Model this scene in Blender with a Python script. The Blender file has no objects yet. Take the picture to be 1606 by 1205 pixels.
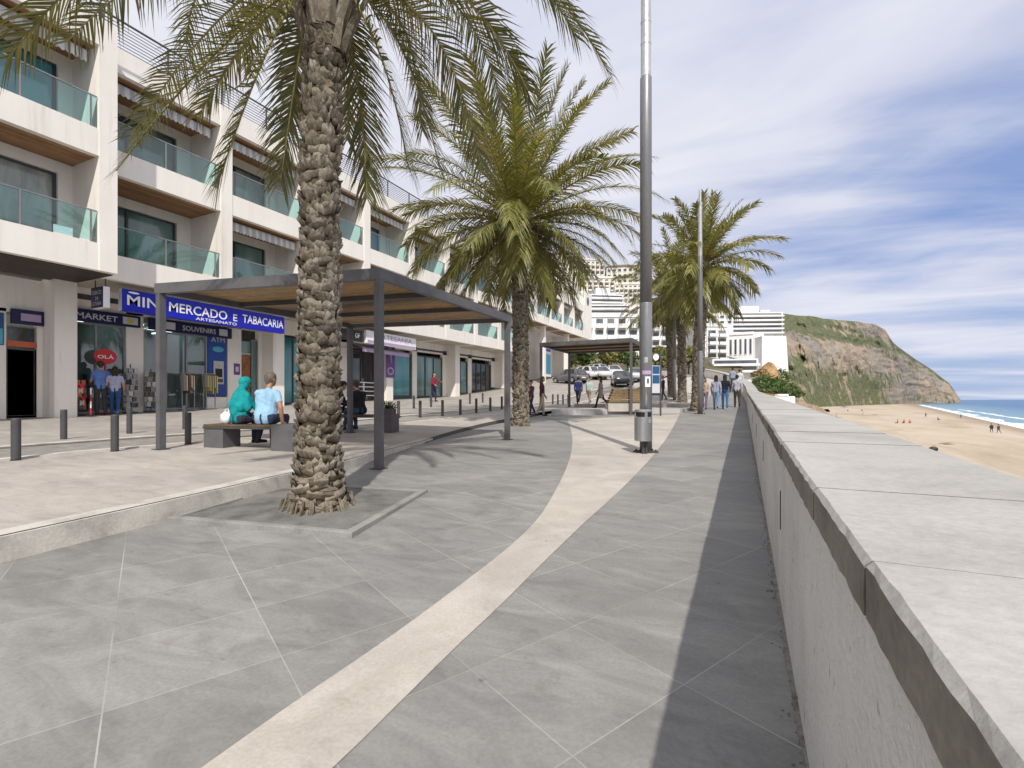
import bpy, bmesh, math, random
from mathutils import Vector, Matrix, noise as mn
random.seed(7)
R = math.radians
sc = bpy.context.scene
COL = sc.collection
# ------------------------------------------------------------------ helpers
def tag(o, label=None, cat=None, group=None, kind=None):
    if label: o['label'] = label
    if cat: o['category'] = cat
    if group: o['group'] = group
    if kind: o['kind'] = kind
    return o

def empty(name, loc=(0, 0, 0), rz=0.0):
    o = bpy.data.objects.new(name, None)
    COL.objects.link(o)
    o.location = loc
    o.rotation_euler = (0, 0, rz)
    o.empty_display_size = 0.2
    return o

def kids(o):
    return [c for c in COL.objects if c.parent == o]

def copy_tree(o, parent=None, ch=None):
    if ch is None:
        ch = {}
        for c in COL.objects:
            if c.parent: ch.setdefault(c.parent, []).append(c)
    c = o.copy()
    COL.objects.link(c)
    c.parent = parent
    for k in ch.get(o, []):
        copy_tree(k, c, ch)
    return c

class MB:
    def __init__(self):
        self.v = []; self.f = []; self.m = []
    def add(self, vs, fs, mi=0):
        n = len(self.v)
        self.v.extend([tuple(p) for p in vs])
        for f in fs:
            self.f.append(tuple(n + i for i in f)); self.m.append(mi)
        return self
    def quad(self, a, b, c, d, mi=0):
        return self.add([a, b, c, d], [(0, 1, 2, 3)], mi)
    def box(self, x0, x1, y0, y1, z0, z1, mi=0):
        vs = [(x0,y0,z0),(x1,y0,z0),(x1,y1,z0),(x0,y1,z0),(x0,y0,z1),(x1,y0,z1),(x1,y1,z1),(x0,y1,z1)]
        return self.add(vs, [(0,3,2,1),(4,5,6,7),(0,1,5,4),(1,2,6,5),(2,3,7,6),(3,0,4,7)], mi)
    def obox(self, c, size, rz=0, mi=0):
        cx, cy, cz = c; hx, hy, hz = size[0]/2, size[1]/2, size[2]/2
        ca, sa = math.cos(rz), math.sin(rz)
        vs = []
        for z in (-hz, hz):
            for x, y in ((-hx,-hy),(hx,-hy),(hx,hy),(-hx,hy)):
                vs.append((cx+x*ca-y*sa, cy+x*sa+y*ca, cz+z))
        return self.add(vs, [(0,3,2,1),(4,5,6,7),(0,1,5,4),(1,2,6,5),(2,3,7,6),(3,0,4,7)], mi)
    def bar(self, p0, p1, w, h, mi=0):
        p0 = Vector(p0); p1 = Vector(p1); d = (p1-p0).normalized()
        s = d.cross(Vector((0,0,1)))
        if s.length < 1e-4: s = Vector((1,0,0))
        s.normalize(); n = s.cross(d)
        vs = []
        for p in (p0, p1):
            for a, b in ((-1,-1),(1,-1),(1,1),(-1,1)):
                vs.append(p + s*a*w/2 + n*b*h/2)
        return self.add(vs, [(0,3,2,1),(4,5,6,7),(0,1,5,4),(1,2,6,5),(2,3,7,6),(3,0,4,7)], mi)
    def tube(self, pts, rads, n=8, mi=0, cap=True):
        pts = [Vector(p) for p in pts]
        vs = []; fs = []
        k = len(pts)
        prev = None
        for i, p in enumerate(pts):
            d = (pts[min(i+1,k-1)] - pts[max(i-1,0)]).normalized()
            if prev is None:
                s = d.cross(Vector((0,0,1)))
                if s.length < 1e-3: s = Vector((1,0,0))
            else:
                s = prev - d*prev.dot(d)
            s.normalize(); prev = s; q = d.cross(s)
            r = rads[i] if isinstance(rads, (list, tuple)) else rads
            for j in range(n):
                a = 2*math.pi*j/n
                vs.append(p + (s*math.cos(a) + q*math.sin(a))*r)
        for i in range(k-1):
            for j in range(n):
                a = i*n+j; b = i*n+(j+1) % n
                fs.append((a, b, b+n, a+n))
        if cap:
            fs.append(tuple(range(n-1, -1, -1))); fs.append(tuple((k-1)*n+j for j in range(n)))
        return self.add(vs, fs, mi)
    def lathe(self, c, prof, n=20, mi=0, cap=True):
        vs = []; fs = []
        for r, z in prof:
            for j in range(n):
                a = 2*math.pi*j/n
                vs.append((c[0]+r*math.cos(a), c[1]+r*math.sin(a), c[2]+z))
        for i in range(len(prof)-1):
            for j in range(n):
                a = i*n+j; b = i*n+(j+1) % n
                fs.append((a, b, b+n, a+n))
        if cap:
            fs.append(tuple(range(n-1, -1, -1))); fs.append(tuple((len(prof)-1)*n+j for j in range(n)))
        return self.add(vs, fs, mi)
    def ell(self, c, r, n=12, m=8, mi=0):
        vs = [(c[0], c[1], c[2]-r[2])]; fs = []
        for i in range(1, m):
            th = math.pi*i/m
            for j in range(n):
                a = 2*math.pi*j/n
                vs.append((c[0]+r[0]*math.sin(th)*math.cos(a), c[1]+r[1]*math.sin(th)*math.sin(a), c[2]-r[2]*math.cos(th)))
        vs.append((c[0], c[1], c[2]+r[2]))
        for j in range(n):
            fs.append((0, 1+(j+1) % n, 1+j))
            for i in range(m-2):
                a = 1+i*n+j; b = 1+i*n+(j+1) % n
                fs.append((a, b, b+n, a+n))
            fs.append((1+(m-2)*n+j, 1+(m-2)*n+(j+1) % n, len(vs)-1))
        return self.add(vs, fs, mi)
    def map(self, fn):
        self.v = [tuple(fn(*p)) for p in self.v]
        return self
    def build(self, name, mats, parent=None, smooth=False, bevel=0.0, fixn=False):
        me = bpy.data.meshes.new(name)
        me.from_pydata(self.v, [], self.f)
        if not isinstance(mats, (list, tuple)): mats = [mats]
        for m in mats: me.materials.append(m)
        me.polygons.foreach_set('material_index', self.m)
        if smooth: me.polygons.foreach_set('use_smooth', [True]*len(self.f))
        if fixn or bevel > 0:
            bm = bmesh.new(); bm.from_mesh(me)
            bmesh.ops.recalc_face_normals(bm, faces=bm.faces)
            if bevel > 0:
                es = [e for e in bm.edges if len(e.link_faces) == 2 and e.calc_face_angle(0) > 0.6]
                bmesh.ops.bevel(bm, geom=es, offset=bevel, segments=2, affect='EDGES', profile=0.6, clamp_overlap=True)
            bm.to_mesh(me); bm.free()
        me.update()
        o = bpy.data.objects.new(name, me)
        COL.objects.link(o)
        if parent: o.parent = parent
        return o

# ------------------------------------------------------------------ materials
def nt_new(name):
    m = bpy.data.materials.new(name)
    m.use_nodes = True
    nt = m.node_tree
    for n in list(nt.nodes): nt.nodes.remove(n)
    out = nt.nodes.new('ShaderNodeOutputMaterial')
    b = nt.nodes.new('ShaderNodeBsdfPrincipled')
    nt.links.new(b.outputs[0], out.inputs[0])
    return m, nt, b, out

def N(nt, t, **kw):
    n = nt.nodes.new(t)
    for k, v in kw.items():
        if k in n.inputs.keys(): n.inputs[k].default_value = v
        else: setattr(n, k, v)
    return n

def L(nt, a, b): nt.links.new(a, b)

def ramp(nt, fac, stops):
    r = nt.nodes.new('ShaderNodeValToRGB')
    el = r.color_ramp.elements
    while len(el) < len(stops): el.new(0.5)
    for e, (p, c) in zip(el, stops):
        e.position = p; e.color = (c[0], c[1], c[2], 1)
    L(nt, fac, r.inputs[0])
    return r.outputs[0]

def mixc(nt, fac, a, b, mode='MIX'):
    m = nt.nodes.new('ShaderNodeMix'); m.data_type = 'RGBA'; m.blend_type = mode
    for idx, x in ((0, fac), (6, a), (7, b)):
        if isinstance(x, (int, float)): m.inputs[idx].default_value = x
        elif isinstance(x, (tuple, list)): m.inputs[idx].default_value = (x[0], x[1], x[2], 1)
        else: L(nt, x, m.inputs[idx])
    return m.outputs[2]

def math_n(nt, op, a, b=None, clamp=False):
    m = nt.nodes.new('ShaderNodeMath'); m.operation = op; m.use_clamp = clamp
    for i, x in enumerate((a, b)):
        if x is None: continue
        if isinstance(x, (int, float)): m.inputs[i].default_value = x
        else: L(nt, x, m.inputs[i])
    return m.outputs[0]

def noise_n(nt, vec, scale, detail=4, rough=0.55, dist=0.0):
    n = N(nt, 'ShaderNodeTexNoise', Scale=scale, Detail=detail, Roughness=rough, Distortion=dist)
    if vec is not None: L(nt, vec, n.inputs['Vector'])
    return n.outputs[0]

def coords(nt, scale=(1, 1, 1), rot=(0, 0, 0), kind='Object'):
    tc = nt.nodes.new('ShaderNodeTexCoord')
    mp = nt.nodes.new('ShaderNodeMapping')
    mp.inputs['Scale'].default_value = scale
    mp.inputs['Rotation'].default_value = rot
    L(nt, tc.outputs[kind], mp.inputs[0])
    return mp.outputs[0]

def bump(nt, b, h, strength=0.3, dist=0.02):
    bp = N(nt, 'ShaderNodeBump', Strength=strength, Distance=dist)
    L(nt, h, bp.inputs['Height']); L(nt, bp.outputs[0], b.inputs['Normal'])

def pm(name, c, rough=0.6, metal=0.0, var=0.18, scale=3.0, fine=40.0, bmp=0.15, bd=0.01, spec=0.4, stretch=(1,1,1), tint=None):
    m, nt, b, out = nt_new(name)
    v = coords(nt, stretch)
    n1 = noise_n(nt, v, scale, 6, 0.62, 0.3); n2 = noise_n(nt, v, fine, 3, 0.6)
    d = tuple(x*(1-var*1.6) for x in c); h = tuple(min(1, x*(1+var)) for x in c)
    if tint: d = tuple(x*t for x, t in zip(d, tint))
    col = ramp(nt, n1, [(0.3, d), (0.5, c), (0.72, h)])
    k = ramp(nt, n2, [(0.3, (1-var, )*3), (0.7, (1, 1, 1))])
    L(nt, mixc(nt, 1.0, col, k, 'MULTIPLY'), b.inputs['Base Color'])
    rr = math_n(nt, 'MULTIPLY_ADD', n2, 0.25); rr.node.inputs[2].default_value = rough-0.12
    L(nt, rr, b.inputs['Roughness'])
    b.inputs['Metallic'].default_value = metal
    b.inputs['Specular IOR Level'].default_value = spec
    if bmp > 0: bump(nt, b, n2, bmp, bd)
    return m

M = {}
def slab_mat(name, base, light, dark, joint, size, rot, off, jw=0.005, streak=True, brick_off=0.0, ratio=1.0, contrast=0.09):
    m, nt, b, out = nt_new(name)
    tc = nt.nodes.new('ShaderNodeTexCoord')
    mp = nt.nodes.new('ShaderNodeMapping')
    mp.inputs['Location'].default_value = (off[0], off[1], 0)
    mp.inputs['Rotation'].default_value = (0, 0, rot)
    L(nt, tc.outputs['Object'], mp.inputs[0])
    # wobble joints a little
    br = nt.nodes.new('ShaderNodeTexBrick')
    br.offset = brick_off; br.squash = 1.0
    br.inputs['Scale'].default_value = 1.0
    br.inputs['Brick Width'].default_value = size*ratio
    br.inputs['Row Height'].default_value = size
    br.inputs['Mortar Size'].default_value = jw
    br.inputs['Mortar Smooth'].default_value = 0.3
    br.inputs['Bias'].default_value = 0.0
    br.inputs['Color1'].default_value = (1-contrast, 1-contrast, 1-contrast, 1)
    br.inputs['Color2'].default_value = (1+contrast, 1+contrast, 1+contrast, 1)
    br.inputs['Mortar'].default_value = (1, 1, 1, 1)
    L(nt, mp.outputs[0], br.inputs['Vector'])
    mp2 = nt.nodes.new('ShaderNodeMapping')
    mp2.inputs['Rotation'].default_value = (0, 0, rot+0.12)
    mp2.inputs['Scale'].default_value = (0.9, 2.6, 1) if streak else (1, 1, 1)
    L(nt, tc.outputs['Object'], mp2.inputs[0])
    n1 = noise_n(nt, mp2.outputs[0], 1.5, 8, 0.66, 1.3)
    n2 = noise_n(nt, tc.outputs['Object'], 0.55, 4, 0.6, 0.5)
    n3 = noise_n(nt, tc.outputs['Object'], 60, 3, 0.7)
    n4 = noise_n(nt, tc.outputs['Object'], 5.0, 5, 0.65, 0.4)
    col = ramp(nt, n1, [(0.28, dark), (0.5, base), (0.74, light)])
    col = mixc(nt, 1.0, col, ramp(nt, n2, [(0.3, (0.84, 0.84, 0.86)), (0.7, (1.1, 1.09, 1.06))]), 'MULTIPLY')
    col = mixc(nt, 1.0, col, ramp(nt, n3, [(0.3, (0.88, 0.88, 0.88)), (0.7, (1.08, 1.08, 1.08))]), 'MULTIPLY')
    col = mixc(nt, 1.0, col, ramp(nt, n4, [(0.25, (0.8, 0.78, 0.76)), (0.42, (1, 1, 1)), (0.62, (1, 1, 1)), (0.8, (1.07, 1.05, 1.02))]), 'MULTIPLY')
    col = mixc(nt, 1.0, col, br.outputs['Color'], 'MULTIPLY')
    # dark spots (gum and drips)
    vo = N(nt, 'ShaderNodeTexVoronoi', Scale=3.1)
    L(nt, tc.outputs['Object'], vo.inputs['Vector'])
    spot = ramp(nt, vo.outputs['Distance'], [(0.0, (0.62, 0.6, 0.58)), (0.035, (0.75, 0.74, 0.72)), (0.05, (1, 1, 1))])
    col = mixc(nt, 1.0, col, spot, 'MULTIPLY')
    jn = noise_n(nt, tc.outputs['Object'], 0.8, 4, 0.65)
    jf = math_n(nt, 'MULTIPLY', br.outputs['Fac'], ramp(nt, jn, [(0.36, (0.06, 0.06, 0.06)), (0.50, (0.42, 0.42, 0.42)), (0.64, (0.9, 0.9, 0.9))]))
    col = mixc(nt, jf, col, joint)
    L(nt, col, b.inputs['Base Color'])
    L(nt, ramp(nt, n1, [(0.3, (0.5, )*3), (0.7, (0.72, )*3)]), b.inputs['Roughness'])
    b.inputs['Specular IOR Level'].default_value = 0.35
    h = math_n(nt, 'SUBTRACT', math_n(nt, 'ADD', math_n(nt, 'MULTIPLY', n3, 0.35), math_n(nt, 'MULTIPLY', n1, 0.5)), math_n(nt, 'MULTIPLY', br.outputs['Fac'], 0.6))
    bump(nt, b, h, 0.22, 0.008)
    return m

GRID_ROT = R(-62.6)
M['stone'] = slab_mat('grey_limestone', (0.25, 0.246, 0.234), (0.315, 0.309, 0.292), (0.19, 0.187, 0.18), (0.44, 0.425, 0.395), 0.62, GRID_ROT, (0.13, 0.1), 0.0035)
M['cream'] = slab_mat('cream_limestone', (0.475, 0.435, 0.385), (0.54, 0.50, 0.45), (0.40, 0.362, 0.315), (0.40, 0.365, 0.32), 0.9, R(60), (0, 0), 0.0015, False, contrast=0.015)
M['plaza'] = slab_mat('pinkish_limestone', (0.42, 0.382, 0.342), (0.48, 0.44, 0.40), (0.35, 0.318, 0.285), (0.38, 0.345, 0.31), 0.5, R(0), (0, 0.1), 0.004, True, 0.5, 2.0)
M['paver'] = slab_mat('road_paving', (0.29, 0.27, 0.245), (0.35, 0.325, 0.295), (0.22, 0.205, 0.19), (0.2, 0.19, 0.175), 0.12, R(0), (0, 0), 0.006, False, 0.5, 2.0)
M['sidewalk'] = slab_mat('sidewalk_paving', (0.37, 0.34, 0.305), (0.43, 0.40, 0.36), (0.3, 0.275, 0.25), (0.28, 0.26, 0.23), 0.3, R(0), (0, 0), 0.004, False, 0.5, 1.5)
M['kerb'] = pm('kerb_limestone', (0.60, 0.56, 0.50), 0.7, 0, 0.2, 2.5, 50, 0.2)
M['kerb_dark'] = pm('dark_kerb_line', (0.06, 0.055, 0.05), 0.7, 0, 0.3, 6, 60, 0.2)
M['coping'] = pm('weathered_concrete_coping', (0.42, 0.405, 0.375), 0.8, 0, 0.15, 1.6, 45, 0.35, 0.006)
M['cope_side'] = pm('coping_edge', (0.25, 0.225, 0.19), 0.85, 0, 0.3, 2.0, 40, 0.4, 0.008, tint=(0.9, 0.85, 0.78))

def wall_render():
    m, nt, b, out = nt_new('rough_render')
    tc = nt.nodes.new('ShaderNodeTexCoord')
    n1 = noise_n(nt, tc.outputs['Object'], 1.1, 6, 0.65, 0.4); n2 = noise_n(nt, tc.outputs['Object'], 38, 4, 0.7)
    st = noise_n(nt, coords(nt, (3.2, 3.2, 0.5)), 1.0, 6, 0.7, 0.6); pit = noise_n(nt, coords(nt, (1, 1, 0.45)), 26, 3, 0.6)
    col = ramp(nt, n1, [(0.3, (0.62, 0.605, 0.58)), (0.5, (0.72, 0.705, 0.68)), (0.7, (0.78, 0.77, 0.745))])
    col = mixc(nt, 1.0, col, ramp(nt, st, [(0.28, (0.84, 0.82, 0.79)), (0.45, (0.97, 0.97, 0.965)), (0.7, (1.03, 1.03, 1.03))]), 'MULTIPLY')
    col = mixc(nt, 1.0, col, ramp(nt, pit, [(0.27, (0.45, 0.44, 0.42)), (0.36, (1, 1, 1))]), 'MULTIPLY')
    L(nt, col, b.inputs['Base Color']); b.inputs['Roughness'].default_value = 0.9; b.inputs['Specular IOR Level'].default_value = 0.2
    bump(nt, b, math_n(nt, 'ADD', n2, pit), 0.9, 0.014)
    return m
M['render_wall'] = wall_render()

def stained_white():
    m, nt, b, out = nt_new('white_render')
    tc = nt.nodes.new('ShaderNodeTexCoord')
    n1 = noise_n(nt, tc.outputs['Object'], 0.5, 5, 0.6); n2 = noise_n(nt, tc.outputs['Object'], 18, 3, 0.6)
    st = noise_n(nt, coords(nt, (2.6, 2.6, 0.16)), 1.0, 6, 0.7, 0.3)
    col = ramp(nt, n1, [(0.3, (0.80, 0.755, 0.69)), (0.6, (0.86, 0.815, 0.75))])
    col = mixc(nt, 1.0, col, ramp(nt, st, [(0.28, (0.80, 0.785, 0.76)), (0.42, (0.97, 0.97, 0.965)), (0.6, (1, 1, 1))]), 'MULTIPLY')
    L(nt, col, b.inputs['Base Color']); b.inputs['Roughness'].default_value = 0.75; b.inputs['Specular IOR Level'].default_value = 0.3
    bump(nt, b, n2, 0.12, 0.008)
    return m
M['white'] = stained_white()
M['white2'] = pm('white_paint_far', (0.80, 0.79, 0.77), 0.7, 0, 0.10, 0.18, 3, 0.0)
M['beige'] = pm('beige_render', (0.52, 0.47, 0.39), 0.7, 0, 0.08, 0.8, 20, 0.08)
M['greyrender'] = pm('grey_render', (0.42, 0.41, 0.40), 0.75, 0, 0.1, 0.8, 20, 0.1)
M['dark_metal'] = pm('dark_grey_paint', (0.085, 0.083, 0.088), 0.5, 0.25, 0.16, 3, 50, 0.06)
M['post_metal'] = pm('grey_paint', (0.13, 0.125, 0.13), 0.5, 0.2, 0.14, 3, 50, 0.06)
M['black'] = pm('black_matt', (0.018, 0.018, 0.02), 0.5, 0, 0.2, 5, 40, 0)
M['steel'] = pm('brushed_steel', (0.50, 0.50, 0.50), 0.36, 0.85, 0.10, 3, 60, 0.05, stretch=(1, 1, 0.12))
M['galv'] = pm('galvanised_grey', (0.30, 0.30, 0.305), 0.42, 0.5, 0.14, 2.5, 30, 0.06, stretch=(1, 1, 0.2))
M['galv_light'] = pm('galvanised_light', (0.52, 0.52, 0.52), 0.4, 0.55, 0.15, 3, 30, 0.06, stretch=(1, 1, 0.4))

def wood_mat(name, c, plank, axis=1):
    m, nt, b, out = nt_new(name)
    tc = nt.nodes.new('ShaderNodeTexCoord')
    st = [3.0, 3.0, 3.0]; st[1-axis] = 26.0
    mp = nt.nodes.new('ShaderNodeMapping'); mp.inputs['Scale'].default_value = st
    L(nt, tc.outputs['Object'], mp.inputs[0])
    n1 = noise_n(nt, mp.outputs[0], 1.0, 5, 0.65, 0.8)
    sx = nt.nodes.new('ShaderNodeSeparateXYZ'); L(nt, tc.outputs['Object'], sx.inputs[0])
    q = math_n(nt, 'DIVIDE', sx.outputs[1-axis], plank)
    fr = math_n(nt, 'FRACT', q)
    wn = nt.nodes.new('ShaderNodeTexWhiteNoise'); wn.noise_dimensions = '1D'
    L(nt, math_n(nt, 'FLOOR', q), wn.inputs['W'])
    col = ramp(nt, n1, [(0.3, tuple(x*0.55 for x in c)), (0.55, c), (0.75, tuple(x*1.35 for x in c))])
    col = mixc(nt, 1.0, col, ramp(nt, wn.outputs[0], [(0, (0.7, 0.7, 0.7)), (1, (1.2, 1.2, 1.2))]), 'MULTIPLY')
    gap = ramp(nt, fr, [(0.0, (0.2, 0.2, 0.2)), (0.06, (1, 1, 1)), (0.94, (1, 1, 1)), (1.0, (0.2, 0.2, 0.2))])
    col = mixc(nt, 1.0, col, gap, 'MULTIPLY')
    L(nt, col, b.inputs['Base Color'])
    b.inputs['Roughness'].default_value = 0.6
    bump(nt, b, math_n(nt, 'ADD', n1, fr), 0.1, 0.01)
    return m
M['soffit'] = wood_mat('wood_soffit', (0.36, 0.19, 0.085), 0.14, 1)
M['slat'] = wood_mat('pergola_slats', (0.46, 0.29, 0.135), 10.0, 0)
M['bench_wood'] = wood_mat('bench_wood', (0.33, 0.20, 0.09), 10.0, 0)
M['orange_wood'] = wood_mat('orange_timber', (0.56, 0.35, 0.13), 10.0, 0)
M['door_wood'] = wood_mat('varnished_door', (0.26, 0.10, 0.03), 0.2, 1)

def glass_mat(name, tint, refl=0.2, rough=0.02):
    m, nt, b, out = nt_new(name)
    nt.nodes.remove(b)
    tr = N(nt, 'ShaderNodeBsdfTransparent'); tr.inputs[0].default_value = (*tint, 1)
    gl = N(nt, 'ShaderNodeBsdfGlossy', Roughness=rough)
    fr = N(nt, 'ShaderNodeFresnel', IOR=1.45)
    f = math_n(nt, 'MULTIPLY_ADD', fr.outputs[0], 1.0, True); f.node.inputs[2].default_value = refl*0.4
    mx = nt.nodes.new('ShaderNodeMixShader')
    L(nt, f, mx.inputs[0]); L(nt, tr.outputs[0], mx.inputs[1]); L(nt, gl.outputs[0], mx.inputs[2])
    L(nt, mx.outputs[0], out.inputs[0])
    return m
M['rail_glass'] = glass_mat('teal_railing_glass', (0.52, 0.87, 0.85), 0.22)
M['shop_glass'] = glass_mat('shop_glass', (0.55, 0.78, 0.78), 0.3)

def pane_mat(name, c1, c2, c3, sc_=0.5):
    m, nt, b, out = nt_new(name)
    v = coords(nt, (1, 1, 0.25))
    n1 = noise_n(nt, v, sc_, 3, 0.5, 0.6)
    L(nt, ramp(nt, n1, [(0.3, c1), (0.5, c2), (0.68, c3)]), b.inputs['Base Color'])
    b.inputs['Roughness'].default_value = 0.06
    b.inputs['Specular IOR Level'].default_value = 0.9
    b.inputs['IOR'].default_value = 1.5
    n2 = noise_n(nt, v, 0.7, 1, 0.5)
    bump(nt, b, n2, 0.03, 0.05)
    return m
M['pane'] = pane_mat('window_glass', (0.04, 0.095, 0.095), (0.10, 0.20, 0.195), (0.24, 0.35, 0.32))
M['pane_teal_flat'] = pane_mat('teal_window_glass', (0.04, 0.19, 0.22), (0.10, 0.34, 0.38), (0.24, 0.46, 0.48), 0.6)
M['pane_curtain'] = pane_mat('curtained_window_glass', (0.14, 0.17, 0.16), (0.26, 0.29, 0.27), (0.36, 0.38, 0.35), 3.0)
M['pane_dark'] = pane_mat('dark_window_glass', (0.008, 0.01, 0.012), (0.03, 0.035, 0.035), (0.08, 0.085, 0.08), 1.5)
M['pane_teal'] = pane_mat('teal_shop_glass', (0.02, 0.16, 0.18), (0.05, 0.24, 0.27), (0.12, 0.33, 0.36), 0.7)
M['far_win'] = pane_mat('far_window', (0.03, 0.035, 0.045), (0.06, 0.07, 0.085), (0.13, 0.145, 0.16), 0.4)
def flat(name, c, rough=0.5, spec=0.4):
    return pm(name, c, rough, 0, 0.06, 2, 30, 0.0, spec=spec)
M['sign_blue'] = flat('sign_blue', (0.012, 0.02, 0.42), 0.35)
M['sign_blue2'] = flat('cash_blue', (0.02, 0.07, 0.32), 0.35)
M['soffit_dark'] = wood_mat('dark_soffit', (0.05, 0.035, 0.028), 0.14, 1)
M['navy'] = flat('navy_sign', (0.012, 0.014, 0.07), 0.4)
M['sign_white'] = flat('white_lettering', (0.85, 0.85, 0.87), 0.5)
M['grey_letters'] = flat('grey_lettering', (0.55, 0.55, 0.58), 0.5)
M['poster_blue'] = flat('poster_blue', (0.02, 0.09, 0.22), 0.35)
M['cyan'] = flat('cyan_poster', (0.10, 0.42, 0.58), 0.4)
M['orange'] = flat('orange_strip', (0.55, 0.13, 0.05), 0.5)
M['red'] = flat('red_paint', (0.55, 0.03, 0.04), 0.4)
M['purple'] = flat('purple_print', (0.16, 0.07, 0.24), 0.5)
M['lilac'] = flat('lilac_print', (0.45, 0.33, 0.50), 0.5)
M['yellow'] = flat('yellow_print', (0.6, 0.5, 0.08), 0.5)
def emit(name, c, s):
    m, nt, b, out = nt_new(name)
    v = coords(nt)
    n = noise_n(nt, v, 3)
    L(nt, ramp(nt, n, [(0, tuple(x*0.9 for x in c)), (1, c)]), b.inputs['Emission Color'])
    b.inputs['Emission Strength'].default_value = s
    b.inputs['Base Color'].default_value = (*c, 1)
    return m
M['tube_light'] = emit('fluorescent_tube', (0.8, 0.95, 0.95), 3.0)

def stripes_mat(name, a, b_, w, ax=1):
    m, nt, b, out = nt_new(name)
    tc = nt.nodes.new('ShaderNodeTexCoord')
    sx = nt.nodes.new('ShaderNodeSeparateXYZ'); L(nt, tc.outputs['Object'], sx.inputs[0])
    fr = math_n(nt, 'FRACT', math_n(nt, 'DIVIDE', sx.outputs[ax], w))
    n = noise_n(nt, tc.outputs['Object'], 5)
    f = math_n(nt, 'GREATER_THAN', fr, 0.5)
    col = mixc(nt, f, a, b_)
    L(nt, mixc(nt, 1.0, col, ramp(nt, n, [(0.3, (0.85, )*3), (0.7, (1, 1, 1))]), 'MULTIPLY'), b.inputs['Base Color'])
    b.inputs['Roughness'].default_value = 0.8
    return m
M['awning'] = stripes_mat('striped_awning_fabric', (0.70, 0.69, 0.68), (0.46, 0.46, 0.47), 0.3)

def leaf_mat(name, stops, trans=0.25):
    m, nt, b, out = nt_new(name)
    g = nt.nodes.new('ShaderNodeNewGeometry')
    tc = nt.nodes.new('ShaderNodeTexCoord')
    n = noise_n(nt, tc.outputs['Object'], 0.9, 3, 0.6)
    f = math_n(nt, 'ADD', math_n(nt, 'MULTIPLY', g.outputs['Random Per Island'], 0.5), math_n(nt, 'MULTIPLY', n, 0.55))
    col = ramp(nt, f, stops)
    L(nt, col, b.inputs['Base Color'])
    b.inputs['Roughness'].default_value = 0.45
    b.inputs['Specular IOR Level'].default_value = 0.5
    t = N(nt, 'ShaderNodeBsdfTranslucent')
    L(nt, mixc(nt, 1.0, col, (1.5, 1.4, 0.6), 'MULTIPLY'), t.inputs[0])
    mx = nt.nodes.new('ShaderNodeMixShader'); mx.inputs[0].default_value = trans
    L(nt, b.outputs[0], mx.inputs[1]); L(nt, t.outputs[0], mx.inputs[2]); L(nt, mx.outputs[0], out.inputs[0])
    return m
M['leaf'] = leaf_mat('palm_leaf', [(0.15, (0.065, 0.085, 0.026)), (0.40, (0.125, 0.142, 0.038)), (0.60, (0.225, 0.215, 0.055)), (0.85, (0.37, 0.295, 0.11))])
M['leaf_near'] = leaf_mat('palm_leaf_near', [(0.15, (0.06, 0.068, 0.032)), (0.45, (0.11, 0.118, 0.045)), (0.7, (0.18, 0.165, 0.065)), (0.9, (0.27, 0.21, 0.12))], 0.25)
M['rachis'] = pm('palm_midrib', (0.24, 0.20, 0.075), 0.5, 0, 0.25, 3, 30, 0.1)
M['bush'] = leaf_mat('shrub_leaf', [(0.15, (0.03, 0.06, 0.012)), (0.5, (0.06, 0.11, 0.02)), (0.85, (0.12, 0.16, 0.04))])
M['dry'] = leaf_mat('dry_orange_leaf', [(0.15, (0.12, 0.085, 0.03)), (0.5, (0.22, 0.16, 0.05)), (0.85, (0.36, 0.25, 0.09))], 0.1)

def bark():
    m, nt, b, out = nt_new('palm_bark')
    g = nt.nodes.new('ShaderNodeNewGeometry')
    tc = nt.nodes.new('ShaderNodeTexCoord')
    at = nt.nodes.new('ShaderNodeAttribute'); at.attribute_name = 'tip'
    mp = nt.nodes.new('ShaderNodeMapping'); mp.inputs['Scale'].default_value = (1, 1, 0.55)
    L(nt, tc.outputs['Object'], mp.inputs[0])
    n = noise_n(nt, mp.outputs[0], 22, 6, 0.75, 0.9); n2 = noise_n(nt, tc.outputs['Object'], 5, 4, 0.6)
    f = math_n(nt, 'ADD', math_n(nt, 'MULTIPLY', n, 0.75), math_n(nt, 'ADD', math_n(nt, 'MULTIPLY', g.outputs['Random Per Island'], 0.16), math_n(nt, 'MULTIPLY', n2, 0.22)))
    col = ramp(nt, f, [(0.3, (0.08, 0.066, 0.05)), (0.48, (0.20, 0.168, 0.128)), (0.64, (0.36, 0.315, 0.25)), (0.82, (0.56, 0.515, 0.44))])
    col = mixc(nt, at.outputs['Fac'], mixc(nt, 1.0, col, (0.35, 0.3, 0.26), 'MULTIPLY'), col)  # boot roots, core and lip undersides darkened: crevice shade put into the bark colour
    L(nt, col, b.inputs['Base Color'])
    b.inputs['Roughness'].default_value = 0.9
    b.inputs['Specular IOR Level'].default_value = 0.15
    bump(nt, b, n, 0.7, 0.02)
    return m
M['bark'] = bark()

# ------------------------------------------------------------------ camera, sun, sky
TH = R(25.5); ST, CT = math.sin(TH), math.cos(TH)
F = 760.0; CX = 803.0; HY = 627.0; CH = 1.2
cam = bpy.data.cameras.new('camera'); camo = bpy.data.objects.new('camera', cam); COL.objects.link(camo)
camo.location = (0, 0, CH); camo.rotation_euler = (R(90), 0, TH)
cam.sensor_width = 36; cam.lens = 36*F/1606; cam.shift_y = (HY-602.5)/1606
cam.clip_start = 0.05; cam.clip_end = 30000
sc.camera = camo

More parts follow.
